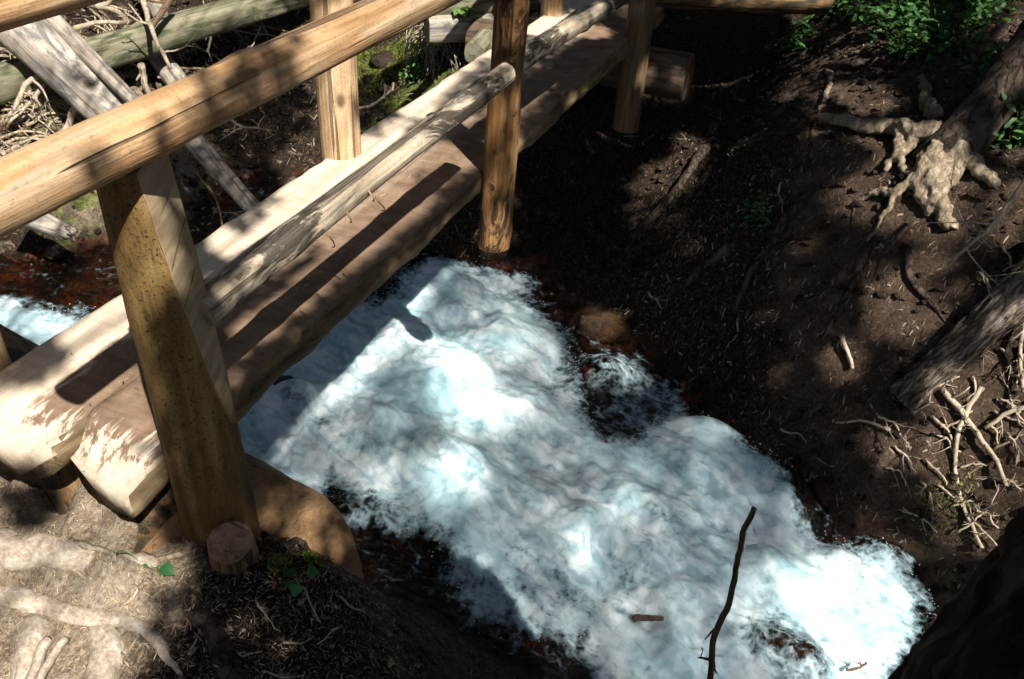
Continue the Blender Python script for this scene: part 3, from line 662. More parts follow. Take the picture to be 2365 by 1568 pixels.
def rail(name, xa, ya, yb, za, zb, r0, r1, mat, seed, **kw):
    return log(name, (bx(ya, xa), ya, za), (bx(yb, xa), yb, zb), r0, r1, mat, seed=seed, parent=bridge, seg=48, step=.03, **kw)
def along(pa, pb, xa, xb, ya, yb):
    a, b = atx(*pa, xa), atx(*pb, xb); f = lambda y: a+(b-a)*((y-a[1])/(b[1]-a[1])); return f(ya), f(yb)
ha, hb = along((0, 457), (740, 100), -1.20, -1.17, .84, 6.2)
hr = log('handrail', ha, hb, .056, .060, M['rail'], seed=21, parent=bridge, seg=56, step=.02, rough=.11, knots=22, bow=.012); hr['label'] = 'long peeled handrail with chipped knots nearest the viewer'
hl = rail('handrail', LX+.01, 1.0, 6.3, .972, .955, .054, .050, M['rail'], 22, rough=.09, knots=8)
pf = lambda V, L: .28*np.sin(V[:, 2]*6)+.22
for k, (pa, pb, xa, xb, r0, r1) in enumerate([((468, 722), (1168, 170), -1.205, -1.088, .037, .040), ((1190, 146), (1450, -18), -1.19, -1.12, .046, .048)]):
    log('middle_rail', atx(*pa, xa), atx(*pb, xb), r0, r1, M['mid_rail'], seed=23+k, parent=bridge, seg=44, step=.02, rough=.13, knots=8, patchf=pf, bow=.008)

# ------------------------------------------------------------------ abutment logs
sl1 = log('abutment_log', (-3.15, 2.0, -.85), (-1.22, 1.25, -.74), .27, .60, M['sill'], seg=72, step=.04, rough=.05, knots=2, seed=31, squash=.75, endtilt=(0, -.10))
tag(sl1, 'thick log with an orange sawn end bracing the near end of the footbridge', 'log')
sl2 = log('abutment_log', (-2.5, 6.05, -.36), (-.86, 5.93, -.33),   .15, .16, M['sill_shaded'], seg=40, step=.05, rough=.05, knots=2, seed=32)
tag(sl2, 'dim log end sticking out past the far end post of the footbridge', 'log')

# ------------------------------------------------------------------ ground lookup along a line of sight
_t = np.linspace(.6, 16, 620)
def gpt(px, py, dz=0.0):
    d = R @ np.array([px-W/2, -(py-H/2), -FOC]); d /= np.linalg.norm(d)
    q = O+_t[:, None]*d; dh = q[:, 2]-np.maximum(ground_h(q[:, 0], q[:, 1]), -9)
    k = int(np.argmax(dh < 0)) if (dh < 0).any() else len(_t)-1
    a = dh[k-1]/(dh[k-1]-dh[k]+1e-9) if k > 0 else 0
    p = q[k-1]+(q[k]-q[k-1])*a; p[2] += dz; return p
def gpath(lst, dz=0.0): return np.array([gpt(x, y, dz) for x, y in lst])
def on_ground(P, dz):
    P = np.asarray(P, float).copy(); P[:, 2] = ground_h(P[:, 0], P[:, 1])+dz; return P

# ------------------------------------------------------------------ fallen logs beyond the bridge
def fallen(name, label, p0, p1, r0, r1, mat, seed, cat='log', **kw):
    kw.setdefault('knots', 4); kw.setdefault('rough', .09)
    o = log(name, p0, p1, r0, r1, mat, seed=seed, **kw); return tag(o, label, cat)
A0 = at(-20, 10, -.12); A1 = at(345, 350, -.80)
fallen('fallen_log', 'thick grey barkless log slanting down behind the handrail at the upper left', A0, A1, .165, .135, M['grey_log'], 41, knots=7, bow=.03, seg=48)
fallen('fallen_log', 'narrow split slab lying along the thick grey log', at(75, 0, -.12), at(320, 245, -.50), .075, .045, M['grey_log'], 42, squash=.8, ragged=.05)
fallen('fallen_log', 'greenish weathered beam lying level across the debris pile', at(-140, 235, -.62), at(720, -25, -.42), .118, .112, M['beam'], 43, square=.5, step=.05, seg=40)
fallen('fallen_log', 'short grey log stub standing out of the dark below the greenish beam', at(350, 110, -.72), at(450, 245, -.98), .085, .095, M['grey_log'], 44)
fallen('fallen_log', 'dark wet log sloping into the water behind the lichen covered post', at(395, 265, -.80), at(600, 500, -1.13), .075, .055, M['grey_log'], 45, ragged=.05)
fallen('fallen_log', 'broken pale stub at the edge of the rusty pool', at(20, 480, -1.02), at(160, 540, -1.14), .085, .05, M['grey_log'], 46, ragged=.06)
fallen('fallen_log', 'log with an orange sawn end above the greenish beam', at(450, -60, -.75), at(418, 36, -.78), .15, .16, M['sill'], 47)
fallen('fallen_log', 'dark rotting trunk behind the sawn log at the top', at(300, -90, -.2), at(372, 40, -.45), .07, .06, M['grey_log'], 48)
fallen('timber', 'weathered timber laid level behind the leafy plant, upper of two', at(950, 4, -.12), at(1235, -6, -.12), .10, .10, M['beam'], 51, cat='timber', square=.6)
fallen('timber', 'weathered timber laid level behind the leafy plant, lower of two', at(985, 66, -.30), at(1180, 58, -.30), .10, .10, M['grey_log'], 52, cat='timber', square=.6)
fallen('timber', 'dark block of timber beside the far left edge of the deck', at(1095, 125, -.32), at(1150, 60, -.30), .07, .07, M['beam'], 53, cat='timber', square=.7)
fallen('fallen_log', 'brown log lying across the path at the top of the photo', at(1440, -34, .10), at(1908, -4, .02), .13, .115, M['sill'], 54, bow=.03)
RL0 = gpt(2085, 915, -.02); RL1 = gpt(2440, 640, .17)
fallen('fallen_log', 'fallen log with flaking bark on the right bank', RL0, RL1, .085, .115, M['bark_log'], 55, rough=.22, knots=8, bow=.02, relief=.014, seg=70, step=.015)
# flat stones of the debris pile
# ------------------------------------------------------------------ stump and roots by the near post
sc_ = at(531, 1252, -.12); sb_ = sc_+np.array([-.055, .065, -.26])
st = thing('stump', 'small sawn stump with a tilted orange top at the foot of the lichen covered post', 'stump', tuple(sc_))
par(log('trunk', sb_, sc_, .075, .057, M['stump'], seg=40, step=.012, rough=.16, seed=61, knots=2, endtilt=(.0, .0)), st)

def remesh_obj(bag, name, mat, voxel, disp, seed, loc):
    o = bag.obj(name, mat, loc=loc)
    md = o.modifiers.new('fuse', 'REMESH'); md.mode = 'VOXEL'; md.voxel_size = voxel; md.use_smooth_shade = True
    sm = o.modifiers.new('soft', 'SMOOTH'); sm.iterations = 2
    tx = bpy.data.textures.new(name+'_lumps', 'CLOUDS'); tx.noise_scale = .03; tx.noise_depth = 5; tx.noise_type = 'SOFT_NOISE'
    dm = o.modifiers.new('lumps', 'DISPLACE'); dm.texture = tx; dm.strength = disp; dm.mid_level = .5; dm.texture_coords = 'LOCAL'
    return o
def root(name, label, lst, r0, r1, mat, seed, sink=.4, group=None):
    rs = np.random.default_rng(seed); P = gpath(lst, 0); n = max(10, int(np.linalg.norm(np.diff(P, axis=0), axis=1).sum()/.03))
    P = smooth_path(P, n, .005, rs); rr = np.linspace(r0, r1, n)*(1+.5*fbm(P*9, 3, seed)); P = on_ground(P, 0); 
    zz = P[:, 2].copy()
    for _ in range(6): zz[1:-1] = (zz[:-2]+zz[1:-1]*2+zz[2:])/4
    tp_ = sstep(0, .12, np.linspace(0, 1, n))*sstep(1, .8, np.linspace(0, 1, n)); rr = rr*(.25+.75*tp_); P[:, 2] = zz+rr*(1-2*sink*.8)-(1-tp_)*rr*.8
    b = Bag(); b.add(*tube(P, rr, 12, seed, .3)); return tag(b.obj(name, mat, loc=P[n//2]), label, 'root', group)
root('tree_root', 'thick dusty root forming the sunlit ridge at the lower left', [(-120,1222),(0,1248),(100,1262),(200,1272),(320,1300),(400,1330),(450,1390)], .055, .028, M['root_dusty'], 71, .95)
root('tree_root', 'bent root curving over the soil below the sunlit ridge', [(-40,1345),(60,1385),(120,1405),(230,1425),(320,1445),(375,1500),(420,1560)], .035, .018, M['root_dusty'], 72, .95)
root('tree_root', 'pale root running down the lower left corner', [(95,1410),(70,1460),(55,1530),(50,1640)], .038, .03, M['root_dusty'], 73, .95)
root('tree_root', 'broad root running to the bottom edge left of the dark soil', [(215,1430),(240,1480),(235,1540),(215,1660)], .05, .045, M['root_dusty'], 74, .95)
root('tree_root', 'dark root crossing the shaded soil to the bottom edge', [(440,1400),(500,1470),(525,1530),(560,1640)], .032, .03, M['root_dark'], 75, .85)
root('tree_root', 'thin grey root reaching out from the foot of the post', [(478,1238),(440,1262),(410,1280),(350,1293)], .013, .006, M['root'], 76, .1)
root('tree_root', 'thin root curling under the deck end', [(335,1238),(380,1228),(420,1236),(440,1262)], .009, .005, M['root'], 77, .1)
root('tree_root', 'dark root between the stump and the orange sawn log', [(595,1232),(640,1250),(690,1262),(740,1300)], .014, .008, M['root_dark'], 78, .1)
root('tree_root', 'forked pale rootlet above the dark bank', [(665,1268),(690,1242),(705,1236),(700,1252),(722,1244)], .006, .003, M['root'], 79, -.5)

# ------------------------------------------------------------------ leaning tree with the exposed roots on the far bank
tb = gpt(2195, 350); tt = aty(2450, 20, tb[1]+.35); td = (tt-tb)/np.linalg.norm(tt-tb)
lean = thing('leaning_tree', 'leaning tree with gnarled exposed roots beside the path on the right bank', 'tree', tuple(tb))
ttop = tb+td*3.0; ttop2 = ttop+np.array([.9, .4, 3.2])
P = smooth_path([tb-td*.12, tb+td*.4, tb+td*1.3, ttop, (ttop+ttop2)/2+np.array([.15, 0, 0]), ttop2], 60, .01, np.random.default_rng(3))
b = Bag(); b.add(*tube(P, np.interp(np.linspace(0, 1, 60), [0, .08, .3, 1], [.15, .115, .10, .05]), 22, 81, .12)); b.obj('trunk', M['bark'], loc=tb).parent = lean
bpy.data.objects[-1] if False else None
def fixpar(o, p): o.parent = p; o.matrix_parent_inverse = Matrix.Translation(-p.location)
for o in [x for x in COL.objects if x.parent is lean]: fixpar(o, lean)
rootpx = [([(2165,335),(2110,335),(2050,312),(1975,300),(1890,288)], .060, .03), ([(2140,380),(2150,430),(2165,480),(2195,535)], .062, .035), ([(2130,390),(2120,440),(2150,500)], .05, .03),
 ([(2130,420),(2075,445),(2010,455),(1965,480)], .03, .012), ([(2100,350),(2060,375),(2040,400)], .035, .02), ([(2090,440),(2040,500),(2000,560)], .02, .01), ([(2180,350),(2230,390),(2300,430)], .06, .03),
 ([(2150,300),(2130,240),(2125,180)], .045, .02), ([(2060,330),(2075,395),(2110,440)], .025, .02), ([(2160,345),(2190,400),(2185,450)], .06, .04)]
b = Bag()
for k, (l, r0, r1) in enumerate(rootpx):
    P = gpath(l); n = 22; P = smooth_path(P, n, .008, np.random.default_rng(k+5)); P = on_ground(P, 0); rr = np.linspace(r0, r1, n); P[:, 2] += rr*.5+np.linspace(.05, 0, n)
    b.add(*tube(P, rr, 10, k, .35))
rm = remesh_obj(b, 'exposed_roots', M['root'], .012, .026, 4, tb); fixpar(rm, lean)
root('tree_root', 'low root stepping across the path above the leaning tree', [(1895,168),(1960,160),(2030,150),(2100,152),(2165,172)], .04, .03, M['root_dark'], 83, .4)
root('tree_root', 'short pale root on the lip of the path', [(1905,160),(1915,195),(1905,225),(1890,262)], .022, .015, M['root'], 84, .3)
root('tree_root', 'thin root hanging on the dark bank left of the leaning tree', [(1885,270),(1878,320),(1870,365),(1880,420)], .012, .008, M['root_dark'], 85, .2)

# ------------------------------------------------------------------ broken trunk in the lower right corner
sn = thing('broken_trunk', 'dark broken tree trunk with rough bark in the lower right corner', 'tree trunk', (.56, .84, -.45))
so_ = log('trunk', (.515, .86, -.75), (.62, .80, 1.12), .30, .262, M['bark'], seg=140, step=.012, rough=.13, knots=6, seed=91, ragged=.1, relief=.022); par(so_, sn)
# ------------------------------------------------------------------ rocks
def rock(name, label, c, rx, ry, rz, mat, seed):
    u = np.linspace(0, 2*np.pi, 40, endpoint=False); v = np.linspace(0, np.pi, 22)
    U, Vv = np.meshgrid(u, v, indexing='ij'); d = np.stack([np.cos(U)*np.sin(Vv), np.sin(U)*np.sin(Vv), np.cos(Vv)], -1)
    r = 1+fbm(d*1.6+seed, 4, seed)*.7+fbm(d*6+seed, 3, seed)*.15
    P = (d*r[..., None]*np.array([rx, ry, rz])).reshape(-1, 3); I = np.arange(40*22).reshape(40, 22); J = np.roll(I, -1, 0)
    F = [tuple(f) for f in np.stack([I[:, :-1], I[:, 1:], J[:, 1:], J[:, :-1]], -1).reshape(-1, 4)]
    return tag(new_mesh(name, P, F, mat, loc=c), label, 'rock')
rock('boulder', 'wet amber boulder glinting in the sun at the far edge of the foam', atw(1400, 768, .0), .22, .11, .11, M['wet_rock'], 35)
rock('boulder', 'dark boulder under the water curtain below the amber boulder', atw(1440, 880, -.15), .20, .16, .16, M['dark_rock'], 4)
rock('boulder', 'brown rock breaking the foam near the bottom edge beside the bent stick', atw(1800, 1530, -.07), .19, .12, .17, M['wet_rock'], 5)
rock('boulder', 'dark rock under thin water at the right edge of the stream', atw(1850, 1180, -.12), .14, .13, .16, M['dark_rock'], 6)
rock('boulder', 'dark wet rock beside the deck and the orange sawn log', atw(672, 925, -.10), .16, .10, .16, M['dark_rock'], 7)
rock('boulder', 'dark rock at the waters edge beside the broken trunk', atw(2050, 1275, -.06), .14, .08, .12, M['dark_rock'], 8)
rock('boulder', 'pinkish grey rock in the moss beside the pale post', gpt(895, 135, -.02), .15, .12, .07, M['dark_rock'], 13)

# ------------------------------------------------------------------ sticks
def stick(label, lst, r0, r1, mat=None, seed=0, twigs=3, tl=.2, name='dead_branch', group=None, dz=None, **kw):
    P = np.array([at(*p) if len(p) == 3 else gpt(p[0], p[1], r0*.8 if dz is None else dz) for p in lst])
    return tag(branch(name, P, r0, r1, mat or M['dead'], seed, twigs, tl, **kw), label, 'branch', group)
bs = [aty(1741, 1174, 1.5), aty(1722, 1215, 1.5), aty(1702, 1300, 1.5), aty(1682, 1390, 1.48), aty(1650, 1470, 1.46), aty(1642, 1540, 1.44), aty(1640, 1660, 1.4), aty(1632, 1800, 1.36)]
tag(branch('bent_stick', np.array(bs), .0068, .0095, M['twig_dark'], 101, 5, .10, jit=.0015, n=50, seg=10), 'thin bent dark stick standing up in front of the foam', 'stick')
stick('dark splinter of driftwood riding on the foam left of the bent stick', [(1462,1432,-1.57),(1500,1424,-1.55),(1530,1428,-1.56)], .016, .010, M['twig_dark'], 102, 0, name='driftwood')
stick('small brown twig lying on the foam beside the broken trunk', [(1955,1546,-1.56),(1978,1538,-1.54),(2000,1530,-1.55)], .007, .005, M['twig_dark'], 103, 2, .05, name='driftwood')
# right bank
stick('long bluish bare branch reaching in from the right edge above the fallen log', [(2430,330,.25),(2364,425,.12),(2290,520,.0),(2190,612,-.12)], .011, .006, M['dead'], 111, 7, .28)
stick('forked pale branch crossing the sunlit right bank', [(2168,918),(2225,985),(2280,1065),(2315,1140)], .015, .009, M['dead'], 112, 3, .16, dz=.05)
stick('pale branch running down to the water on the right bank', [(2262,905),(2215,975),(2200,1080),(2215,1160),(2262,1275)], .013, .008, M['dead'], 113, 5, .2, dz=.03)
stick('light branch lying level at the right edge', [(2390,962),(2320,972),(2262,1010)], .012, .009, M['dead'], 114, 3, .15, dz=.06)
stick('bleached upright twig at the right edge below the fallen log', [(2352,735),(2348,830),(2346,935)], .010, .008, M['dead'], 115, 4, .12, dz=.08)
stick('short pale splinter sticking out of the dark bank', [(1938,792),(1950,830),(1962,868)], .014, .008, M['dead'], 116, 0, dz=.05)
stick('pale twig with a mossy base low on the right bank', [(1925,985),(1990,980),(2050,1003)], .006, .008, M['dead'], 117, 2, .12, dz=.03)
stick('thin curved twig beside the forked pale branch', [(2145,975),(2185,1010),(2196,1060)], .008, .004, M['dead'], 118, 1, .1, dz=.04)
stick('thin pale twig on the dark bank below the far post', [(1440,316),(1530,320),(1600,326)], .006, .004, M['dead'], 119, 2, .1)
for k, (x0, y0, x1, y1) in enumerate([(2230,1210,2300,1275),(2330,880,2364,905),(2290,960,2370,1000),(2290,1050,2372,1010),(2130,1070,2180,1130),(2190,850,2270,800),(2300,815,2330,870),(2245,1180,2300,1230),(2310,640,2380,600),(2020,965,2075,1020),(2060,1040,2110,1100),(2330,690,2345,760),(2280,1110,2350,1140),(2160,1130,2215,1180),(2080,1190,2160,1240),(2310,580,2330,640),(2180,1000,2240,960),(2300,930,2360,985),(2200,1240,2260,1200),(2150,1010,2200,1060),(2240,880,2230,960),(2320,1010,2340,1080),(2275,985,2300,1040),(2120,1120,2150,1190),(2210,1090,2280,1080),(2330,700,2364,660),(2290,745,2340,730),(2150,905,2210,880),(2100,960,2150,940),(2355,830,2335,900),(2230,780,2260,835),(2040,1090,2090,1130),(2250,640,2290,700),(2190,1180,2240,1160)]):
    stick('thin dead twig among the sunlit litter on the right bank', [(x0,y0),((x0+x1)/2+8,(y0+y1)/2-5),(x1,y1)], .0065, .0035, M['dead'], 130+k, 3, .11, group='thin twigs on the right bank', dz=.03, name='twig')
# debris pile, upper left
stick('forked grey branch behind the greenish beam, arching to the left', [(210,8,-.25),(270,25,-.30),(290,60,-.42),(280,140,-.62)], .035, .022, M['dead'], 151, 3, .3)
stick('pale branch standing against the greenish beam', [(330,-10,-.2),(345,55,-.30),(362,90,-.36),(395,160,-.55)], .022, .013, M['dead'], 152, 2, .2)
stick('dark branch crossing the pale one at the top', [(395,-15,-.2),(362,45,-.34),(345,62,-.38)], .026, .02, M['twig_dark'], 153, 1, .2)
stick('bleached branch lying level above the slab', [(172,66,-.35),(230,50,-.36),(292,50,-.36)], .02, .014, M['dead'], 154, 2, .15)
stick('curved thick branch bending down beside the rusty pool', [(172,230,-.55),(165,275,-.75),(120,320,-.85),(40,352,-.88),(-30,385,-.9)], .026, .018, M['dead'], 155, 4, .25)
stick('crooked brown branch left of the thick grey log', [(90,175,-.5),(62,195,-.55),(45,235,-.65),(10,285,-.78)], .022, .012, M['dead'], 156, 3, .2)
stick('straight brown branch beside the crooked one', [(105,190,-.55),(70,235,-.66),(20,285,-.78)], .016, .010, M['dead'], 157, 2, .2)
stick('thin branch over the dark water behind the handrail', [(520,265,-.85),(560,290,-.95),(610,300,-1.02)], .012, .006, M['dead'], 158, 3, .25)
stick('reddish twig hanging by the deck edge above the dark water', [(440,380,-.9),(495,455,-1.0),(515,540,-1.15)], .010, .006, M['twig_dark'], 159, 3, .2)
stick('twisted pale twig in the dark hollow behind the pale post', [(815,250,-.72),(862,240,-.70),(900,212,-.64),(908,190,-.58)], .012, .007, M['dead'], 160, 3, .2)
stick('broken branch hanging under the greenish beam', [(470,55,-.5),(485,90,-.6),(478,120,-.68)], .014, .008, M['dead'], 161, 2, .12)
stick('brown stem standing in the gap right of the thick grey log', [(325,150,-.6),(335,185,-.72),(348,225,-.85)], .028, .022, M['dead'], 162, 2, .15)
rs = np.random.default_rng(5)
for k in range(140):
    cx, cy = (rs.uniform(-20, 130), rs.uniform(150, 400)) if k < 26 or k > 62 else ((rs.uniform(150, 340), rs.uniform(10, 140)) if k < 44 else (rs.uniform(380, 620), rs.uniform(40, 480)))
    a = rs.normal(.1 if k < 26 or k > 62 else .8, .6); l = rs.uniform(40, 110); g = .04 + rs.uniform(0, .10)
    p0 = gpt(cx-l*math.cos(a), cy-l*.5*math.sin(a), g); p1 = gpt(cx+l*math.cos(a), cy+l*.5*math.sin(a), g*.5)
    if np.linalg.norm(p1-p0) > 2.2: continue
    mid = (p0+p1)/2; mid[2] = max(mid[2], float(ground_h(mid[0:1], mid[1:2])[0])+.04)+rs.uniform(0, .05)
    tag(branch('twig', np.array([p0, mid, p1]), rs.uniform(.006, .014), .004, M['dead'] if rs.random() < .75 else M['twig_dark'], 200+k, rs.integers(2, 5), .2), 'thin dead stick tangled in the debris pile past the left handrail', 'branch', 'dead sticks in the debris pile')
# three cut sticks on the near soil
for k, (l, lab) in enumerate([([(38,1580),(62,1500),(82,1470)], 'thin stick lying on the lower left soil, leftmost of three'), ([(62,1600),(95,1520),(118,1482)], 'thick stick lying on the lower left soil between two others'), ([(85,1590),(125,1510),(155,1478)], 'stick lying on the lower left soil, rightmost of three')]):
    stick(lab, l, (.007, .014, .011)[k], (.007, .013, .010)[k], M['root_dusty'], 260+k, 0, name='fallen_stick', jit=.002)
for k, (x, y, a) in enumerate([(560,1510,.1),(690,1480,-.2),(620,1425,.9),(520,1545,.3),(760,1470,2.5),(300,1380,2.2),(190,1330,.4),(640,1560,.2),(720,1400,1.1),(450,1480,2.0),(815,1400,.6),(585,1580,-.3)]):
    l = 26+10*(k % 3)
    stick('tiny twig on the shaded soil in the foreground', [(x-l*math.cos(a), y-l*math.sin(a)), (x, y+4), (x+l*math.cos(a), y+l*math.sin(a))], .0032, .0015, M['dead'], 280+k, 2, .03, group='tiny twigs on the near soil', name='twig', jit=.003, dz=.006)
# pale root tangle hanging down the mossy bank
b = Bag(); rs = np.random.default_rng(9); tp = gpt(1005, 92, .12)
for k in range(46):
    e = gpt(rs.uniform(925, 1065), rs.uniform(140, 205), .03); m1 = (tp*(1-.45)+e*.45)+rs.normal(0, .07, 3)+np.array([0, -.04, .10])
    P = smooth_path([tp+rs.normal(0, .05, 3), m1, e], 12, .014, rs); b.add(*tube(P, np.linspace(rs.uniform(.003, .006), .002, 12), 5, k))
tag(b.obj('root_tangle', M['dead'], loc=tp), 'tangle of thin pale roots draped down the mossy bank under the leafy plant', 'roots')

# ------------------------------------------------------------------ plants
def leaf_geo(L, w_, seed, fold=.25, droop=.3, serr=0.0, n=9):
    """one leaf along +x with a folded midrib and a toothed edge"""
    t = np.linspace(0, 1, n); hw = w_*np.sin(np.pi*np.clip(t, 0, 1)**.75)**.9; hw = hw*(1+serr*np.where(np.arange(n) % 2, 1, -1)); hw[0] = w_*.05; hw[-1] = 0
    z0 = -droop*L*t**2
    V = []; 
    for s in (-1, -.5, 0, .5, 1): V.append(np.stack([t*L, s*hw, z0+abs(s)*hw*fold], 1))
    V = np.concatenate(V); F = []
    for a in range(4):
        for i in range(n-1): F.append((a*n+i, a*n+i+1, (a+1)*n+i+1, (a+1)*n+i))
    return V, F
def rot(yaw, pitch, roll=0):
    return np.array(Matrix.Rotation(yaw, 3, 'Z') @ Matrix.Rotation(-pitch, 3, 'Y') @ Matrix.Rotation(roll, 3, 'X'))
def plant(name, label, base, leaves, lmat, cat='plant', stem=.004, seed=0):
    t = thing(name, label, cat, tuple(base)); rs = np.random.default_rng(seed)
    for k, (tip, L, w_, yaw, pit, serr) in enumerate(leaves):
        tip = np.array(tip); P = smooth_path([np.zeros(3), (tip*.5)+np.array([0, 0, .02]), tip], 8)
        b = Bag(); b.add(*tube(P, np.linspace(stem, stem*.5, 8), 5)); o = b.obj('stem', M['blade'], parent=t, loc=(0, 0, 0))
        V, F = leaf_geo(L, w_, k, serr=serr); V = V@rot(yaw, pit, rs.normal(0, .3)).T+tip; b = Bag(); b.add(V, F, rs.random()); b.obj('leaf', lmat, parent=t, loc=(0, 0, 0))
    return t
def fan(tip, L, w_, yaw, n=5, serr=.18, pit=.15): return [(tip, L*(1-.12*abs(j-(n-1)/2)), w_, yaw+(j-(n-1)/2)*.62, pit, serr) for j in range(n)]
pb = gpt(1035, 88, 0)
lv = []
for px, py, yaw in ((1012, 28, 2.8), (1066, 22, -.4), (1075, 48, -1.2), (1010, 66, -2.4), (1000, 45, 2.9)):
    tip = at(px, py, pb[2]+.42-(py-20)*.004)-pb; lv += fan(tip, .15, .045, yaw)
plant('leafy_plant', 'bright green plant with toothed leaves in front of the level timbers', pb, lv, M['leaf'], stem=.005, seed=4)
sb1 = gpt(362, 1322)
plant('seedling', 'seedling with two heart shaped leaves below the thin grey root', sb1, [((-.018, -.004, .012), .030, .0155, -2.5, .15, 0), ((.008, .010, .016), .042, .018, -.15, .1, 0)], M['leaf_dark'], stem=.0016)
sb2 = gpt(690, 1350)
plant('seedling', 'seedling with four round leaves on the shaded soil beside the dark bank', sb2, [((.012, .02, .03), .036, .019, .5, .1, 0), ((-.012, -.0, .03), .036, .019, 3.0, .1, 0), ((.008, -.016, .025), .034, .018, -1.2, .1, 0), ((-.006, -.014, .02), .026, .015, -2.3, .1, 0)], M['leaf_dark'], stem=.0018)
gb = gpt(262, 1278); t_ = thing('grass_tuft', 'single bent grass blade growing from the sunlit root ridge', 'grass', tuple(gb))
for k, (tx, ty, hz) in enumerate([(305, 1214, .10), (312, 1285, .015)]):
    tip = at(tx, ty, gb[2]+hz)-gb; P = smooth_path([np.zeros(3), tip*.55+np.array([0, 0, .018]), tip], 14); side = np.cross(tip, [0, 0, 1]); side /= np.linalg.norm(side)
    wd = np.linspace(.0048, .0004, 14)[:, None]; V = np.concatenate([P-side*wd, P, P+side*wd]); V[14:28, 2] -= .0015
    b = Bag(); b.add(V, [(a*14+i, a*14+i+1, (a+1)*14+i+1, (a+1)*14+i) for a in (0, 1) for i in range(13)]); b.obj('blade', M['blade'], parent=t_, loc=(0, 0, 0))
def shrub(label, px, py, r, h, n, seed, mat=None, L=.06, cat='shrub', name='leafy_shrub'):
    rs = np.random.default_rng(seed); base = gpt(px, py); t = thing(name, label, cat, tuple(base)); b = Bag(); s = Bag()
    for k in range(max(6, n//22)):
        a = rs.uniform(0, 6.28); rr = r*math.sqrt(rs.random()); tip = np.array([rr*math.cos(a), rr*math.sin(a), h*(1-.5*(rr/r)**2)*rs.uniform(.4, 1)])
        P = smooth_path([np.zeros(3)+tip*[.3, .3, 0], tip*[.7, .7, .6], tip], 8, .01, rs); s.add(*tube(P, np.linspace(.005, .002, 8), 5))
        tone = rs.random()*.6
        for _ in range(22):
            q = P[rs.integers(3, 8)]+rs.normal(0, .06, 3); V, F = leaf_geo(L*rs.uniform(.6, 1.3), L*.26, 0, n=5, serr=.15 if L > .05 else 0); b.add(V@rot(rs.uniform(0, 6.28), rs.normal(.1, .4), rs.normal(0, .5)).T+q, F, tone+rs.random()*.4)
    b.obj('foliage', mat or M['shrub'], parent=t, loc=(0, 0, 0)); s.obj('stem', M['twig_dark'], parent=t, loc=(0, 0, 0)); return t
for k, (px, py, r, h, n, lab) in enumerate([(1965,28,.32,.22,420,'low green shrub at the end of the brown log on the path'),(2075,60,.42,.30,760,'broad green shrub behind the path, directly above its pale sunlit patch'),(2120,118,.26,.24,380,'shrub with one bright leafy spray at the front of the green thicket'),(2200,70,.36,.30,520,'dark green shrub between the thicket and the leaning tree'),(2270,10,.40,.35,520,'green shrub at the top edge left of the upper right corner'),(2120,5,.40,.32,620,'green shrub at the top edge above the thicket'),(2330,325,.20,.22,300,'bright green shrub behind the leaning tree at the right edge'),(2345,200,.3,.3,380,'dark shrub half hidden behind the leaning tree trunk'),(1850,95,.10,.06,60,'tiny green sprig on the lip of the path')]):
    shrub(lab, px, py, r, h, n, 300+k)
shrub('tiny bright sprig on the dark bank below the far post', 1748, 505, .05, .05, 50, 330, M['leaf_dark'], .035, name='sprig', cat='plant')
shrub('small green sprig at the edge of the mossy bank beside the deck', 965, 178, .10, .10, 130, 331, M['leaf'], .04, name='sprig', cat='plant')
shrub('small bright sprig among the sticks at the left edge', 20, 260, .10, .08, 90, 332, M['leaf'], .04, name='sprig', cat='plant')

# moss cushions: short tufts nobody could count
def scatter_moss(spots, seed):
    rs = np.random.default_rng(seed); b = Bag(); V = []; F = []; T = []; n = 0
    for px, py, r, cnt in spots:
        c = gpt(px, py); xy = c[:2]+rs.normal(0, r*.55, (cnt, 2)); z = ground_h(xy[:, 0], xy[:, 1]); hh = .035*np.exp(-((xy-c[:2])**2).sum(1)/(r*r))
        for (x, y), zz, h_ in zip(xy, z, hh):
            a = rs.uniform(0, 6.28); l = rs.uniform(.008, .02); d = np.array([math.cos(a), math.sin(a), 0])*.004; up = np.array([rs.normal(0, .006), rs.normal(0, .006), l])
            p = np.array([x, y, zz+h_-.004]); V += [p-d, p+d, p+up]; F.append((n, n+1, n+2)); T += [rs.random()]*3; n += 3
    o = new_mesh('moss', V, F, M['moss'], attrs={'tone': T}); return tag(o, 'green moss cushions on the banks and debris', 'moss', kind='stuff')
scatter_moss([(860,180,.24,2600),(900,150,.2,1500),(930,135,.22,1800),(955,165,.16,1200),(985,120,.16,700),(835,150,.15,900),(70,245,.22,1500),(110,270,.16,900),(30,300,.2,800),(645,1308,.022,320),(725,1300,.022,260),(900,250,.16,700),(2190,1160,.1,300)], 12)

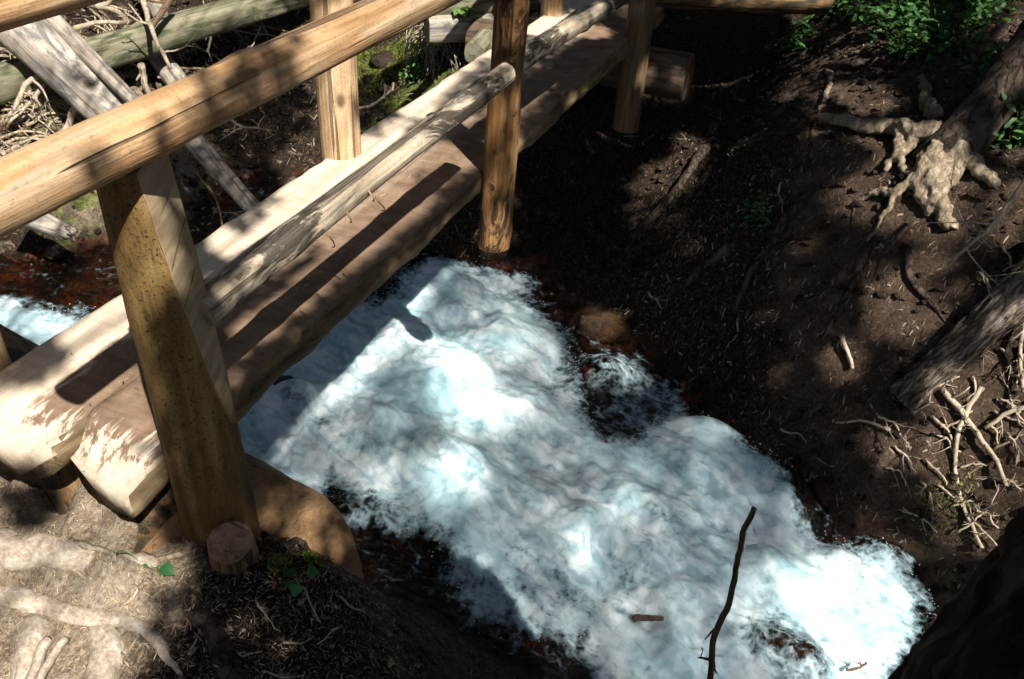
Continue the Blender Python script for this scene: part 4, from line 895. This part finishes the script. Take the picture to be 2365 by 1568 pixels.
# needle litter on the soil and the deck
def litter(seed, n, xr, yr, l0, l1, wd, dens=None, hfun=None, name='needle_litter', lab='dry fir needles and bark crumbs strewn over the soil'):
    rs = np.random.default_rng(seed); xy = np.stack([rs.uniform(*xr, n), rs.uniform(*yr, n)], 1)
    if dens is not None: xy = xy[rs.random(n) < dens(xy)]
    n = len(xy); z = ground_h(xy[:, 0], xy[:, 1]) if hfun is None else hfun(xy)
    e = .01; sx = (ground_h(xy[:, 0]+e, xy[:, 1])-ground_h(xy[:, 0]-e, xy[:, 1]))/(2*e) if hfun is None else np.zeros(n)
    sy = (ground_h(xy[:, 0], xy[:, 1]+e)-ground_h(xy[:, 0], xy[:, 1]-e))/(2*e) if hfun is None else np.zeros(n)
    a = rs.uniform(0, 2*np.pi, n); l = rs.uniform(l0, l1, n)/2; c = np.stack([xy[:, 0], xy[:, 1], z+.003], 1); tone = rs.random(n)**1.3
    d = np.stack([np.cos(a), np.sin(a), np.cos(a)*sx+np.sin(a)*sy+rs.normal(0, .25, n)], 1)*l[:, None]
    s = np.stack([-np.sin(a), np.cos(a), -np.sin(a)*sx+np.cos(a)*sy], 1)*(wd*rs.uniform(.6, 1.6, n))[:, None]; k = np.array([0, 0, .0015])
    V = np.stack([c-d-s*.6, c-s*1.1+k, c+d-s*.5, c+d+s*.5, c+s*1.1+k, c-d+s*.6], 1).reshape(-1, 3); i = np.arange(n)*6
    F = np.concatenate([np.stack([i, i+1, i+4, i+5], 1), np.stack([i+1, i+2, i+3, i+4], 1)])
    return tag(new_mesh(name, V, F, M['leaf_litter' if name == 'leaf_litter' else 'litter'], attrs={'tone': np.repeat(tone, 6)}, smooth=False), lab, 'litter', kind='stuff')
litter(1, 30000, (-2.7, -.1), (.45, 1.75), .006, .020, .0005, lambda p: (ground_h(p[:, 0], p[:, 1]) > -.6)*(p[:, 1] < 1.5+.2*p[:, 0]+.5))
litter(2, 15000, (-.9, 2.3), (2.4, 7.5), .010, .035, .0022, lambda p: .9*(ground_h(p[:, 0], p[:, 1]) > zwater(p[:, 0], p[:, 1])+.06), name='leaf_litter', lab='dead leaves, chips and needles strewn over the far bank')
litter(3, 4500, (-6, -2.0), (3.4, 7), .02, .08, .003, lambda p: .9*(ground_h(p[:, 0], p[:, 1]) > zwater(p[:, 0], p[:, 1])+.03), name='leaf_litter', lab='bark chips and twigs strewn over the debris pile')
litter(4, 420, (-1.93, -1.42), (1.3, 4.5), .004, .016, .0009, None, lambda p: np.full(len(p), .009), name='needle_litter', lab='needles and crumbs lying on the hewn deck')

# ------------------------------------------------------------------ trees whose boughs shade the glade
# The gaps between the boughs are laid out where sunlight reaches the ground of the place: every spray hangs 4 to 8 m up on the line from a shaded spot to the sun.
LIGHT = [
 ('p', [(-400,-400),(1135,-400),(1135,160),(1100,280),(870,520),(730,640),(500,720),(520,1000),(335,1190),(440,1290),(440,1400),(330,1568),(300,1900),(-400,1900)], .96, 14),
 ('e', 560, 250, 150, 110, 0, .25), ('e', 560, 420, 90, 110, 0, .2), ('e', 640, 130, 110, 60, -20, .3), ('e', 860, 240, 60, 70, 0, .35), ('e', 120, 600, 220, 70, -5, .7),
 ('e', 330, 60, 60, 60, 0, .6), ('e', 480, 90, 120, 30, -25, .45), ('e', 190, 175, 45, 25, 30, .2), ('e', 230, 235, 30, 15, 30, .4),
 ('e', 700, -20, 90, 50, 0, .25), ('e', 280, 330, 150, 40, -25, .30), ('e', 200, 400, 130, 36, -25, .35), ('e', 110, 480, 60, 30, -25, .6), ('e', 520, 245, 35, 18, -25, .4), ('e', 640, 190, 60, 16, -28, .5), ('e', 720, 110, 60, 16, -28, .45), ('e', 850, 60, 60, 18, -28, .5), ('e', 940, 20, 50, 20, -28, .4),
 ('e', 520, 625, 50, 32, -20, .05), ('e', 660, 640, 110, 30, -38, .15), ('e', 710, 565, 40, 20, -38, .3), ('e', 570, 690, 90, 40, -38, .25), ('e', 960, 300, 60, 24, -40, .45), ('e', 1050, 215, 70, 26, -40, .4), ('e', 1130, 160, 40, 30, 0, .3),
 ('p', [(720,650),(1100,285),(1115,360),(900,550),(840,600),(800,600),(760,580)], .93, 8), ('e', 985, 385, 45, 16, -45, .5), ('e', 1010, 330, 40, 12, -40, .55), ('e', 840, 590, 30, 16, -30, .5),
 ('e', 540, 880, 20, 20, 0, .85), ('p', [(500,735),(690,600),(800,600),(850,615),(760,690),(560,870),(505,860)], .05, 12), ('p', [(535,890),(900,560),(1110,362),(1125,470),(1000,585),(690,880),(590,995),(525,940)], .02, 5), ('e', 190, 880, 100, 55, -35, .5), ('e', 545, 872, 16, 14, 0, .8),
 ('p', [(225,360),(470,330),(540,960),(590,1240),(430,1240),(300,700)], .06, 8), ('e', 350, 540, 52, 130, -6, .97), ('e', 335, 720, 30, 80, -6, .6), ('e', 440, 1160, 22, 60, -8, .55),
 ('e', 398, 1190, 40, 90, 0, .03), ('e', 340, 1050, 40, 20, -15, .45), ('e', 370, 1120, 30, 30, 0, .4), ('e', 325, 1018, 22, 20, 0, .25), ('e', 290, 1120, 50, 16, -25, .55),
 ('e', 210, 1430, 70, 30, 0, .15), ('e', 300, 1470, 60, 45, 20, .2), ('e', 390, 1380, 60, 50, 0, .4), ('e', 70, 1150, 75, 75, 0, .03), ('e', 420, 1460, 60, 90, 0, .15), ('e', 560, 1440, 70, 40, 0, .18), ('e', 640, 1500, 60, 30, 0, .22),
 ('e', 1180, 60, 40, 90, 0, .45), ('e', 1150, 250, 40, 60, 0, .35), ('e', 1145, 400, 40, 70, 0, .15), ('e', 1138, 545, 45, 50, 0, .97), ('e', 1195, 330, 10, 150, 0, .6),
 ('e', 1330, 60, 90, 22, -40, .55), ('e', 1250, 130, 50, 20, -40, .4), ('e', 1270, 60, 50, 40, -30, .7), ('e', 1370, 75, 60, 16, -10, .7), ('e', 1230, 250, 50, 14, -30, .35), ('e', 1330, 235, 28, 12, -40, .5), ('e', 1490, 185, 13, 28, 0, .7), ('e', 1450, 20, 50, 30, 0, .15),
 ('e', 690, 1085, 40, 40, 0, .8), ('e', 650, 1180, 30, 32, 0, .5), ('e', 725, 1190, 44, 30, 0, .75), ('e', 700, 1250, 36, 26, 0, .9), ('e', 775, 1255, 20, 30, 0, .7), ('e', 600, 1200, 18, 34, 0, .4),
 # the stream
 ('e', 50, 830, 120, 75, 0, .10),
 ('p', [(560,980),(690,860),(985,580),(1230,610),(1340,830),(1400,1010),(1600,960),(1760,1060),(1900,1200),(2140,1390),(2060,1568),(2000,1800),(1500,1700),(1380,1540),(1200,1480),(1000,1300),(790,1240)], .45, 20),
 ('p', [(640,920),(700,860),(985,580),(1010,610),(960,720),(880,830),(800,910)], .97, 16), ('e', 1060, 870, 75, 80, -25, .9), ('e', 1170, 780, 70, 50, -20, .6), ('e', 1120, 950, 110, 45, -10, .75), ('e', 1050, 1090, 60, 60, 0, .92), ('e', 960, 1010, 50, 30, 0, .3), ('e', 1340, 1250, 26, 60, 0, .8), ('e', 1420, 1160, 40, 30, 0, .75), ('e', 1500, 1300, 30, 30, 0, .6), ('e', 1560, 1400, 36, 50, 0, .55), ('e', 1640, 1000, 70, 36, 20, .45), ('e', 1720, 1090, 60, 40, 20, .3), ('e', 1560, 1090, 50, 40, 0, .35), ('e', 1180, 1190, 40, 25, 0, .4), ('e', 1780, 1230, 60, 40, 20, .4),
 ('p', [(1700,1400),(1900,1270),(2060,1290),(2150,1390),(2080,1560),(2000,1700),(1880,1560),(1760,1480)], .78, 24), ('e', 1870, 1180, 30, 30, 0, .7), ('e', 1630, 1420, 30, 60, 0, .35),
 ('e', 1390, 745, 56, 34, 0, .8), ('e', 1375, 830, 40, 45, 0, .8), ('e', 1450, 850, 40, 40, 0, .4), ('e', 1300, 680, 20, 20, 0, .3), ('e', 1740, 1015, 30, 16, 20, .4), ('e', 1400, 1510, 30, 14, 0, .4), ('e', 1800, 1490, 60, 30, 0, .7),
 # the far bank
 ('e', 1945, 128, 62, 24, -8, .75), ('e', 1848, 80, 18, 60, 0, .6), ('e', 1835, 180, 14, 40, 0, .45), ('e', 1990, 225, 62, 26, 8, .8), ('e', 1880, 265, 12, 60, 0, .4), ('e', 2080, 320, 95, 26, 8, .8), ('e', 1930, 305, 40, 10, 20, .55), ('e', 2120, 190, 18, 46, 0, .5), ('e', 2080, 165, 50, 10, 0, .35),
 ('e', 2140, 410, 75, 95, 20, 1), ('e', 2085, 470, 110, 48, 10, .72), ('e', 2180, 500, 28, 55, 0, .8), ('e', 1960, 465, 50, 30, 20, .5), ('e', 2040, 400, 40, 30, 0, .45), ('e', 1530, 420, 62, 40, 0, .45), ('e', 1590, 352, 34, 36, 0, .5), ('e', 1490, 480, 40, 30, 0, .35), ('e', 1550, 505, 50, 30, 0, .25),
 ('e', 1590, 570, 40, 30, 0, .2), ('e', 1750, 480, 26, 20, 0, .3), ('e', 1855, 560, 26, 26, 0, .35), ('e', 1780, 640, 80, 14, 10, .18), ('e', 1900, 770, 60, 12, 0, .15), ('e', 1720, 330, 14, 10, 0, .5), ('e', 1810, 225, 22, 10, 0, .5), ('e', 1690, 200, 16, 10, 0, .3),
 ('e', 2075, 650, 62, 34, 20, .5), ('e', 2110, 730, 76, 50, 15, .9), ('e', 2080, 690, 60, 30, 15, .7), ('e', 2150, 605, 34, 34, 0, .6), ('e', 2210, 690, 22, 44, 0, .5), ('e', 2190, 885, 44, 30, 0, .75), ('e', 1950, 830, 28, 46, 0, .85), ('e', 2130, 790, 50, 24, 0, .4), ('e', 1800, 860, 20, 20, 0, .4), ('e', 2010, 985, 50, 16, 10, .5), ('e', 2055, 1030, 40, 44, 0, .55), ('e', 1960, 960, 40, 30, 0, .25),
 ('p', [(2140,940),(2260,830),(2364,680),(2700,500),(2700,1150),(2364,1180),(2260,1300),(2180,1270),(2160,1150),(2110,1070)], .9, 22), ('e', 2310, 1090, 40, 90, 10, .12), ('e', 2350, 760, 60, 40, 0, .5), ('e', 2300, 780, 36, 26, 0, .3), ('e', 2230, 1120, 46, 24, 0, .9), ('e', 2180, 1010, 34, 50, 0, .35), ('e', 2060, 1270, 70, 22, 15, .55), ('e', 2000, 1200, 40, 20, 0, .2), ('e', 2250, 1000, 60, 40, 0, .8),
 ('e', 2330, 480, 60, 60, 0, .5), ('e', 2290, 420, 40, 20, 0, .4), ('e', 2340, 590, 40, 40, 0, .6), ('e', 2250, 560, 30, 24, 0, .3), ('e', 2110, 105, 34, 30, 0, .85), ('e', 2050, 60, 130, 60, 0, .40), ('e', 2200, 20, 110, 40, 0, .45), ('e', 2330, 120, 26, 110, 12, .6), ('e', 2330, 320, 40, 50, 0, .65), ('e', 2345, 150, 40, 36, 0, .6), ('e', 2210, 262, 14, 12, 0, .6),
 ('e', 1780, 2, 130, 14, 0, .55), ('e', 1860, 6, 60, 10, 0, .7), ('e', 1560, 195, 30, 30, 0, .4), ('e', 1540, 230, 26, 12, 0, .35),
]
def light_map(px, py):
    p = np.stack([px, py], 1).astype(float); L = np.full(len(p), .025)
    for op in LIGHT:
        if op[0] == 'p':
            sd_ = poly_sd(p, np.array(op[1], float)); k = sstep(-op[3], op[3], sd_); L = L*(1-k)+op[2]*k
        else:
            _, cx, cy, rx, ry, an, v = op; a = math.radians(an); dx = p[:, 0]-cx; dy = p[:, 1]-cy
            gr = 1.22 if cx > 1430 and v >= .3 and not (cy > 980 and cx < 2000) else 1.0; v = min(1.0, v*(1.3 if gr > 1 else 1)); rx, ry = rx*gr, ry*gr
            u_ = (dx*math.cos(a)+dy*math.sin(a))/rx; v_ = (-dx*math.sin(a)+dy*math.cos(a))/ry
            wob = fbm(np.stack([p[:, 0]/34, p[:, 1]/34, 0*dx+cx*.1], 1), 3, 77)*.9
            k = sstep(1.25, .75, np.hypot(u_, v_)+wob); L = L*(1-k)+v*k
    return L
bpy.context.view_layer.update(); dg = bpy.context.evaluated_depsgraph_get()
e1 = np.cross(SD, [0, 0, 1.0]); e1 /= np.linalg.norm(e1); e2 = np.cross(e1, SD)
stp = 7; PX, PY = np.meshgrid(np.arange(-220, W+220, stp), np.arange(-180, H+180, stp)); PX = PX.ravel(); PY = PY.ravel()
Lm = light_map(PX, PY); CELL = .028; cells = {}
camO = Vector(O); back = Vector(-SD)
dirs = np.stack([PX-W/2, -(PY-H/2), np.full(len(PX), -FOC)], 1)@R.T
for i in range(len(PX)):
    ok, loc, nrm, fi, ob, _ = C.ray_cast(dg, camO, Vector(dirs[i]).normalized())
    if not ok: continue
    if ob.name == 'water' and False: continue
    if C.ray_cast(dg, loc+back*.012+nrm*.004, back)[0]: continue
    s = np.array(loc); key = (int(math.floor(s@e1/CELL)), int(math.floor(s@e2/CELL)))
    c = cells.get(key)
    if c is None: cells[key] = [Lm[i], 1, ob.name.startswith('water')]
    else: c[0] += Lm[i]; c[1] += 1
ks = np.array(list(cells.keys())); ka, kb = ks.min(0)-30, ks.max(0)+31
G = np.full(tuple(kb-ka), np.nan); WT = np.zeros(tuple(kb-ka), bool)
for k, c in cells.items(): G[k[0]-ka[0], k[1]-ka[1]] = c[0]/c[1]; WT[k[0]-ka[0], k[1]-ka[1]] = c[2]
for _ in range(3):                                  # close small holes
    nanm = np.isnan(G); pad = np.pad(G, 1, constant_values=np.nan)
    st = np.stack([pad[a:a+G.shape[0], b_:b_+G.shape[1]] for a in range(3) for b_ in range(3)])
    cnt = (~np.isnan(st)).sum(0); mean = np.where(cnt > 0, np.nansum(st, 0)/np.maximum(cnt, 1), np.nan)
    G = np.where(nanm & (cnt >= 2), mean, G)
ci, cj = np.meshgrid(np.arange(G.shape[0]), np.arange(G.shape[1]), indexing='ij')
nz = fbm(np.stack([ci*.06, cj*.06, ci*0], -1), 3, 55); G = np.where(np.isnan(G), np.where(nz > .05, .8, .05), G)
rs = np.random.default_rng(77)
speck = fbm(np.stack([ci*.42, cj*.42, ci*0], -1), 3, 58)+.5
gap = sstep(.12, .88, G)
pg = np.pad(G, 1, mode='edge'); near = np.stack([pg[a:a+G.shape[0], b_:b_+G.shape[1]] for a in range(3) for b_ in range(3)]).max(0)
place = np.where(WT, rs.random(G.shape), speck*.5+.25 + rs.normal(0, .05, G.shape)) > gap
place &= (near < .90) | (G < .045)
UI, VI = np.nonzero(place)
U = (UI+ka[0]+.5)*CELL; V_ = (VI+ka[1]+.5)*CELL
reps = np.where(G[UI, VI] < .10, 3, np.where(WT[UI, VI], 2, 1)); U = np.repeat(U, reps); V_ = np.repeat(V_, reps); UI = np.repeat(UI, reps); VI = np.repeat(VI, reps)
n = len(U); U = U+rs.normal(0, CELL*.25, n); V_ = V_+rs.normal(0, CELL*.25, n)
zt = 5.6+2.6*fbm(np.stack([UI*.035, VI*.035, UI*0], -1), 3, 63)*2+rs.uniform(-.35, .35, n)
zt = np.where(WT[UI, VI], 13+zt*.4, zt)
P0 = U[:, None]*e1+V_[:, None]*e2; tt_ = (zt-P0[:, 2])/(-SD[2]); P = P0-SD*tt_[:, None]
trunks = [('canopy_tree', 'tall fir standing behind the viewer whose boughs shade the stream', (0.2, -5.4)), ('canopy_tree', 'tallest fir farther back behind the viewer whose high boughs shade the white water', (4.0, -9.0)), ('canopy_tree', 'tall fir on the far right bank whose boughs shade the path', (9.8, 2.2))]
who = np.argmin(np.stack([np.hypot(P[:, 0]-t[2][0], P[:, 1]-t[2][1]) for t in trunks]), 0)
for ti, (nm, lab, (tx, ty)) in enumerate(trunks):
    gz = float(ground_h(np.array([tx]), np.array([ty]))[0]); t = thing(nm, lab, 'tree', (tx, ty, gz)); base = np.array([tx, ty, gz])
    pth = smooth_path([np.array([0, 0, -.2]), np.array([.02, .03, 2.0]), np.array([-.03, .05, 7.0]), np.array([0, 0, 17.5])], 60, .01, rs)
    b = Bag(); b.add(*tube(pth, np.interp(np.linspace(0, 1, 60), [0, .06, 1], [.34, .24, .05]), 20, ti, .12)); b.obj('trunk', M['bark'], parent=t, loc=(0, 0, 0))
    Q = P[who == ti]-base; 
    if not len(Q): continue
    vox = {}
    for k, kk in enumerate(np.floor(Q/1.7).astype(int)): vox.setdefault(tuple(kk), []).append(k)
    lb = Bag()
    for k, l in vox.items():
        c = Q[l].mean(0); r_ = np.hypot(c[0], c[1]); a = np.array([0, 0, min(max(c[2]-.25*r_, 1.5), 17)])
        lb.add(*tube(smooth_path([a, (a+c)/2+np.array([0, 0, .15*r_*.3]), c], 10, .02, rs), np.linspace(.010, .003, 10), 5))
    lb.obj('boughs', M['bark'], parent=t, loc=(0, 0, 0))
    m_ = len(Q); an = rs.uniform(0, 2*np.pi, m_); l = CELL*rs.uniform(.85, 1.5, m_); wd = CELL*rs.uniform(.45, .8, m_)
    a1 = np.cos(an)[:, None]*e1+np.sin(an)[:, None]*e2; a2 = -np.sin(an)[:, None]*e1+np.cos(an)[:, None]*e2
    tl = rs.normal(0, .35, (m_, 2)); a1 = a1+tl[:, :1]*SD; a2 = a2+tl[:, 1:]*SD
    d = a1*l[:, None]; s = a2*wd[:, None]
    Vv = np.stack([Q-d, Q-d*.2-s, Q+d, Q-d*.2+s], 1).reshape(-1, 3); i = np.arange(m_)*4
    new_mesh('crown', Vv, np.stack([i, i+1, i+2, i+3], 1), M['needle_crown'], attrs={'tone': np.repeat(rs.random(m_), 4)}, parent=t, smooth=False)

# unseen fir added past the leaning tree to keep sky light off the bank
gz = float(ground_h(np.array([5.6]), np.array([7.4]))[0]); t = thing('canopy_tree', 'unseen tall fir added beyond the leaning tree to block sky light over the slope', 'tree', (5.6, 7.4, gz)); base = np.array([5.6, 7.4, gz])
pth = smooth_path([np.array([0, 0, -.2]), np.array([.05, 0, 6.0]), np.array([-.1, -.1, 12.0]), np.array([0, 0, 19.0])], 50, .01, rs); b = Bag(); b.add(*tube(pth, np.linspace(.34, .06, 50), 18, 5, .12)); b.obj('trunk', M['bark'], parent=t, loc=(0, 0, 0))
m_ = 3000; Q = np.stack([rs.uniform(.2, 7.5, m_), rs.uniform(2.2, 10, m_), rs.uniform(13.5, 16.5, m_)], 1)-base; an = rs.uniform(0, 6.28, m_); d = np.stack([np.cos(an), np.sin(an), rs.normal(0, .3, m_)], 1)*rs.uniform(.14, .3, m_)[:, None]; s2 = np.stack([-np.sin(an), np.cos(an), rs.normal(0, .3, m_)], 1)*rs.uniform(.07, .16, m_)[:, None]
i = np.arange(m_)*4; new_mesh('crown', np.stack([Q-d, Q-d*.2-s2, Q+d, Q-d*.2+s2], 1).reshape(-1, 3), np.stack([i, i+1, i+2, i+3], 1), M['needle_crown'], attrs={'tone': np.repeat(rs.random(m_), 4)}, parent=t, smooth=False)
lb = Bag()
for k in range(26):
    c = Q[rs.integers(m_)]; r_ = np.hypot(c[0], c[1]); lb.add(*tube(smooth_path([np.array([0, 0, c[2]-.1*r_]), c*[.5, .5, 1]+np.array([0, 0, .2]), c], 10, .02, rs), np.linspace(.03, .006, 10), 5))
lb.obj('boughs', M['bark'], parent=t, loc=(0, 0, 0))
# ------------------------------------------------------------------ the woods all round
rs = np.random.default_rng(31); Vw = []; 
for k in range(70):
    a = k/70*2*np.pi+rs.normal(0, .03); r_ = rs.uniform(11, 19); r_ += 14*(abs((math.degrees(a)+46.6+180) % 360-180) < 62); x, y = r_*math.cos(a)-.5, r_*math.sin(a)+3; hh = rs.uniform(11, 17); gz = float(ground_h(np.array([x]), np.array([y]))[0])
    m_ = 420; z = hh*(.06+.94*rs.random(m_)**1.1); rad = (1-z/hh)*2.4*rs.uniform(.35, 1, m_)+.08; th = rs.uniform(0, 2*np.pi, m_)
    c = np.stack([x+rad*np.cos(th), y+rad*np.sin(th), gz+z-rad*.25], 1); d = np.stack([np.cos(th), np.sin(th), -.35+0*th], 1)*.45; s_ = np.stack([-np.sin(th), np.cos(th), rs.normal(0, .25, m_)], 1)*.28
    Vw.append(np.stack([c-d, c-d*.2-s_, c+d, c-d*.2+s_], 1).reshape(-1, 3))
Vw = np.concatenate(Vw); i = np.arange(len(Vw)//4)*4
tag(new_mesh('forest', Vw, np.stack([i, i+1, i+2, i+3], 1), M['needle_crown'], attrs={'tone': np.repeat(rs.random(len(i)), 4)}, smooth=False), 'dark fir woods all round the glade', 'woods', kind='stuff')

# spray thrown up along the rims of the white water
msk = (sd > -.06) & (sd < .16) & (wz > gh-.03); cand = np.nonzero(msk)[0]; pick = rs.choice(cand, 2600); cl = fbm(np.stack([wp[pick, 0]*4, wp[pick, 1]*4, 0*pick], 1), 3, 91); pick = pick[cl > -.02]
c = np.stack([wp[pick, 0]+rs.normal(0, .008, len(pick)), wp[pick, 1]+rs.normal(0, .008, len(pick)), wz[pick]+rs.random(len(pick))**3*.07+.002], 1); r_ = rs.uniform(.0012, .0034, len(pick))[:, None]
ax = np.eye(3); Vs = np.stack([c+r_*ax[0], c-r_*ax[0], c+r_*ax[1], c-r_*ax[1], c+r_*1.3*ax[2], c-r_*ax[2]], 1).reshape(-1, 3); i = np.arange(len(pick))*6
Fs = np.concatenate([np.stack([i+a, i+b_, i+t_], 1) for a, b_ in ((0, 2), (2, 1), (1, 3), (3, 0)) for t_ in (4,)]+[np.stack([i+b_, i+a, i+5], 1) for a, b_ in ((0, 2), (2, 1), (1, 3), (3, 0))])
M['spray'] = MB('spray_drops').done((.85, .9, .92), .2, None, .5)
tag(new_mesh('spray', Vs, Fs, M['spray']), 'fine white spray along the rims of the rushing water', 'spray', kind='stuff')

for k, (lab, l, r0) in enumerate([('dark root running down the bank below the leaning tree toward the foam', [(1890,430),(1810,520),(1730,640),(1690,740)], .032), ('dark root on the bank between the pale splinter and the leaning tree', [(2010,550),(1960,680),(1890,800)], .028), ('thick dark root in the faint sunlit patch below the far abutment log', [(1640,330),(1570,430),(1480,530),(1430,600)], .045), ('dark root beside the upper end of the bluish bare branch', [(2085,560),(2110,660),(2190,750)], .026), ('dark root low on the bank above the amber boulder', [(1700,560),(1600,640),(1500,690)], .030), ('short dark root on the bank above the right end of the foam', [(1900,930),(1830,980),(1760,1010)], .024)]):
    root('tree_root', lab, l, r0, r0*.4, M['root_dark'], 500+k, .35)
# clods, gravel and rootlets that roughen the far bank
def clods(seed, n, xr, yr, r0, r1, dens, lab, name='gravel', mat='ground', at_=None):
    rs = np.random.default_rng(seed); xy = np.stack([rs.uniform(*xr, n), rs.uniform(*yr, n)], 1); xy = xy[rs.random(n) < dens(xy)]; n = len(xy); z = ground_h(xy[:, 0], xy[:, 1])
    t_ = (1+5**.5)/2; ico = np.array([(-1,t_,0),(1,t_,0),(-1,-t_,0),(1,-t_,0),(0,-1,t_),(0,1,t_),(0,-1,-t_),(0,1,-t_),(t_,0,-1),(t_,0,1),(-t_,0,-1),(-t_,0,1)])/1.9
    fc = np.array([(0,11,5),(0,5,1),(0,1,7),(0,7,10),(0,10,11),(1,5,9),(5,11,4),(11,10,2),(10,7,6),(7,1,8),(3,9,4),(3,4,2),(3,2,6),(3,6,8),(3,8,9),(4,9,5),(2,4,11),(6,2,10),(8,6,7),(9,8,1)])
    r_ = r0+(r1-r0)*rs.random(n)**3; V = ico[None]*(1+rs.normal(0, .22, (n, 12, 1)))*r_[:, None, None]*np.stack([rs.uniform(.7, 1.5, n), rs.uniform(.7, 1.4, n), rs.uniform(.4, .9, n)], 1)[:, None]
    V = V+np.concatenate([xy, (z+r_*.15)[:, None]], 1)[:, None]; F = (fc[None]+np.arange(n)[:, None, None]*12).reshape(-1, 3)
    return tag(new_mesh(name, V.reshape(-1, 3), F, M[mat], smooth=False, attrs={k_: np.full(len(V)*12, v_) for k_, v_ in (at_ or {}).items()}), lab, 'gravel', kind='stuff')
above = lambda p: ground_h(p[:, 0], p[:, 1]) > zwater(p[:, 0], p[:, 1])-.02
clods(41, 5200, (-1.4, 2.4), (2.6, 7.5), .004, .034, above, 'earth clods and small stones over the far bank', at_={'path': .45})
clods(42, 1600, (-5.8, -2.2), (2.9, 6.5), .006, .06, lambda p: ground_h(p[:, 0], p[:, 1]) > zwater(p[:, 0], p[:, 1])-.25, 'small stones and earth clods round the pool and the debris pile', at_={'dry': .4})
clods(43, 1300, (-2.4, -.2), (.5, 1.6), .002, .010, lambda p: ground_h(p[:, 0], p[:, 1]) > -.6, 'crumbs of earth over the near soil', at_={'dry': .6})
rs = np.random.default_rng(61)
for k in range(34):
    px, py = rs.uniform(1480, 2330), rs.uniform(330, 1180)
    if py > 640+(px-1230)*.62 or (px > 2090 and py < 560): continue
    l = rs.uniform(30, 95); a = rs.normal(1.1, .55)
    q = gpath([(px, py), (px+l*.5*math.cos(a)+rs.normal(0, 8), py+l*.5*math.sin(a)), (px+l*math.cos(a), py+l*math.sin(a))], .004)
    tag(branch('rootlet', q, rs.uniform(.003, .009), .002, M['root_dark'] if rs.random() < .6 else M['dead'], 400+k, rs.integers(1, 4), .12, jit=.008), 'thin rootlet lying on the dark far bank', 'root', 'rootlets on the far bank')
# peeled splinters on the middle rail
midrails = [o for o in COL.objects if o.name.startswith('middle_rail')]
for k, (px, py, l) in enumerate([(868, 452, .05), (852, 440, .035), (755, 538, .045), (800, 490, .03)]):
    c = atx(px, py, -1.12); P = smooth_path([c, c+np.array([.012, -.006, -.010]), c+np.array([.020, -.002, -.030])*l/.04, c+np.array([.010, .006, -.05])*l/.05], 10, .002, rs)
    b = Bag(); b.add(*tube(P, np.linspace(.0035, .0012, 10), 5, k)); o = b.obj('splinter', M['bright_post'], loc=c); o.parent = midrails[0]; o.matrix_parent_inverse = midrails[0].matrix_world.inverted()
    bpy.context.view_layer.update()
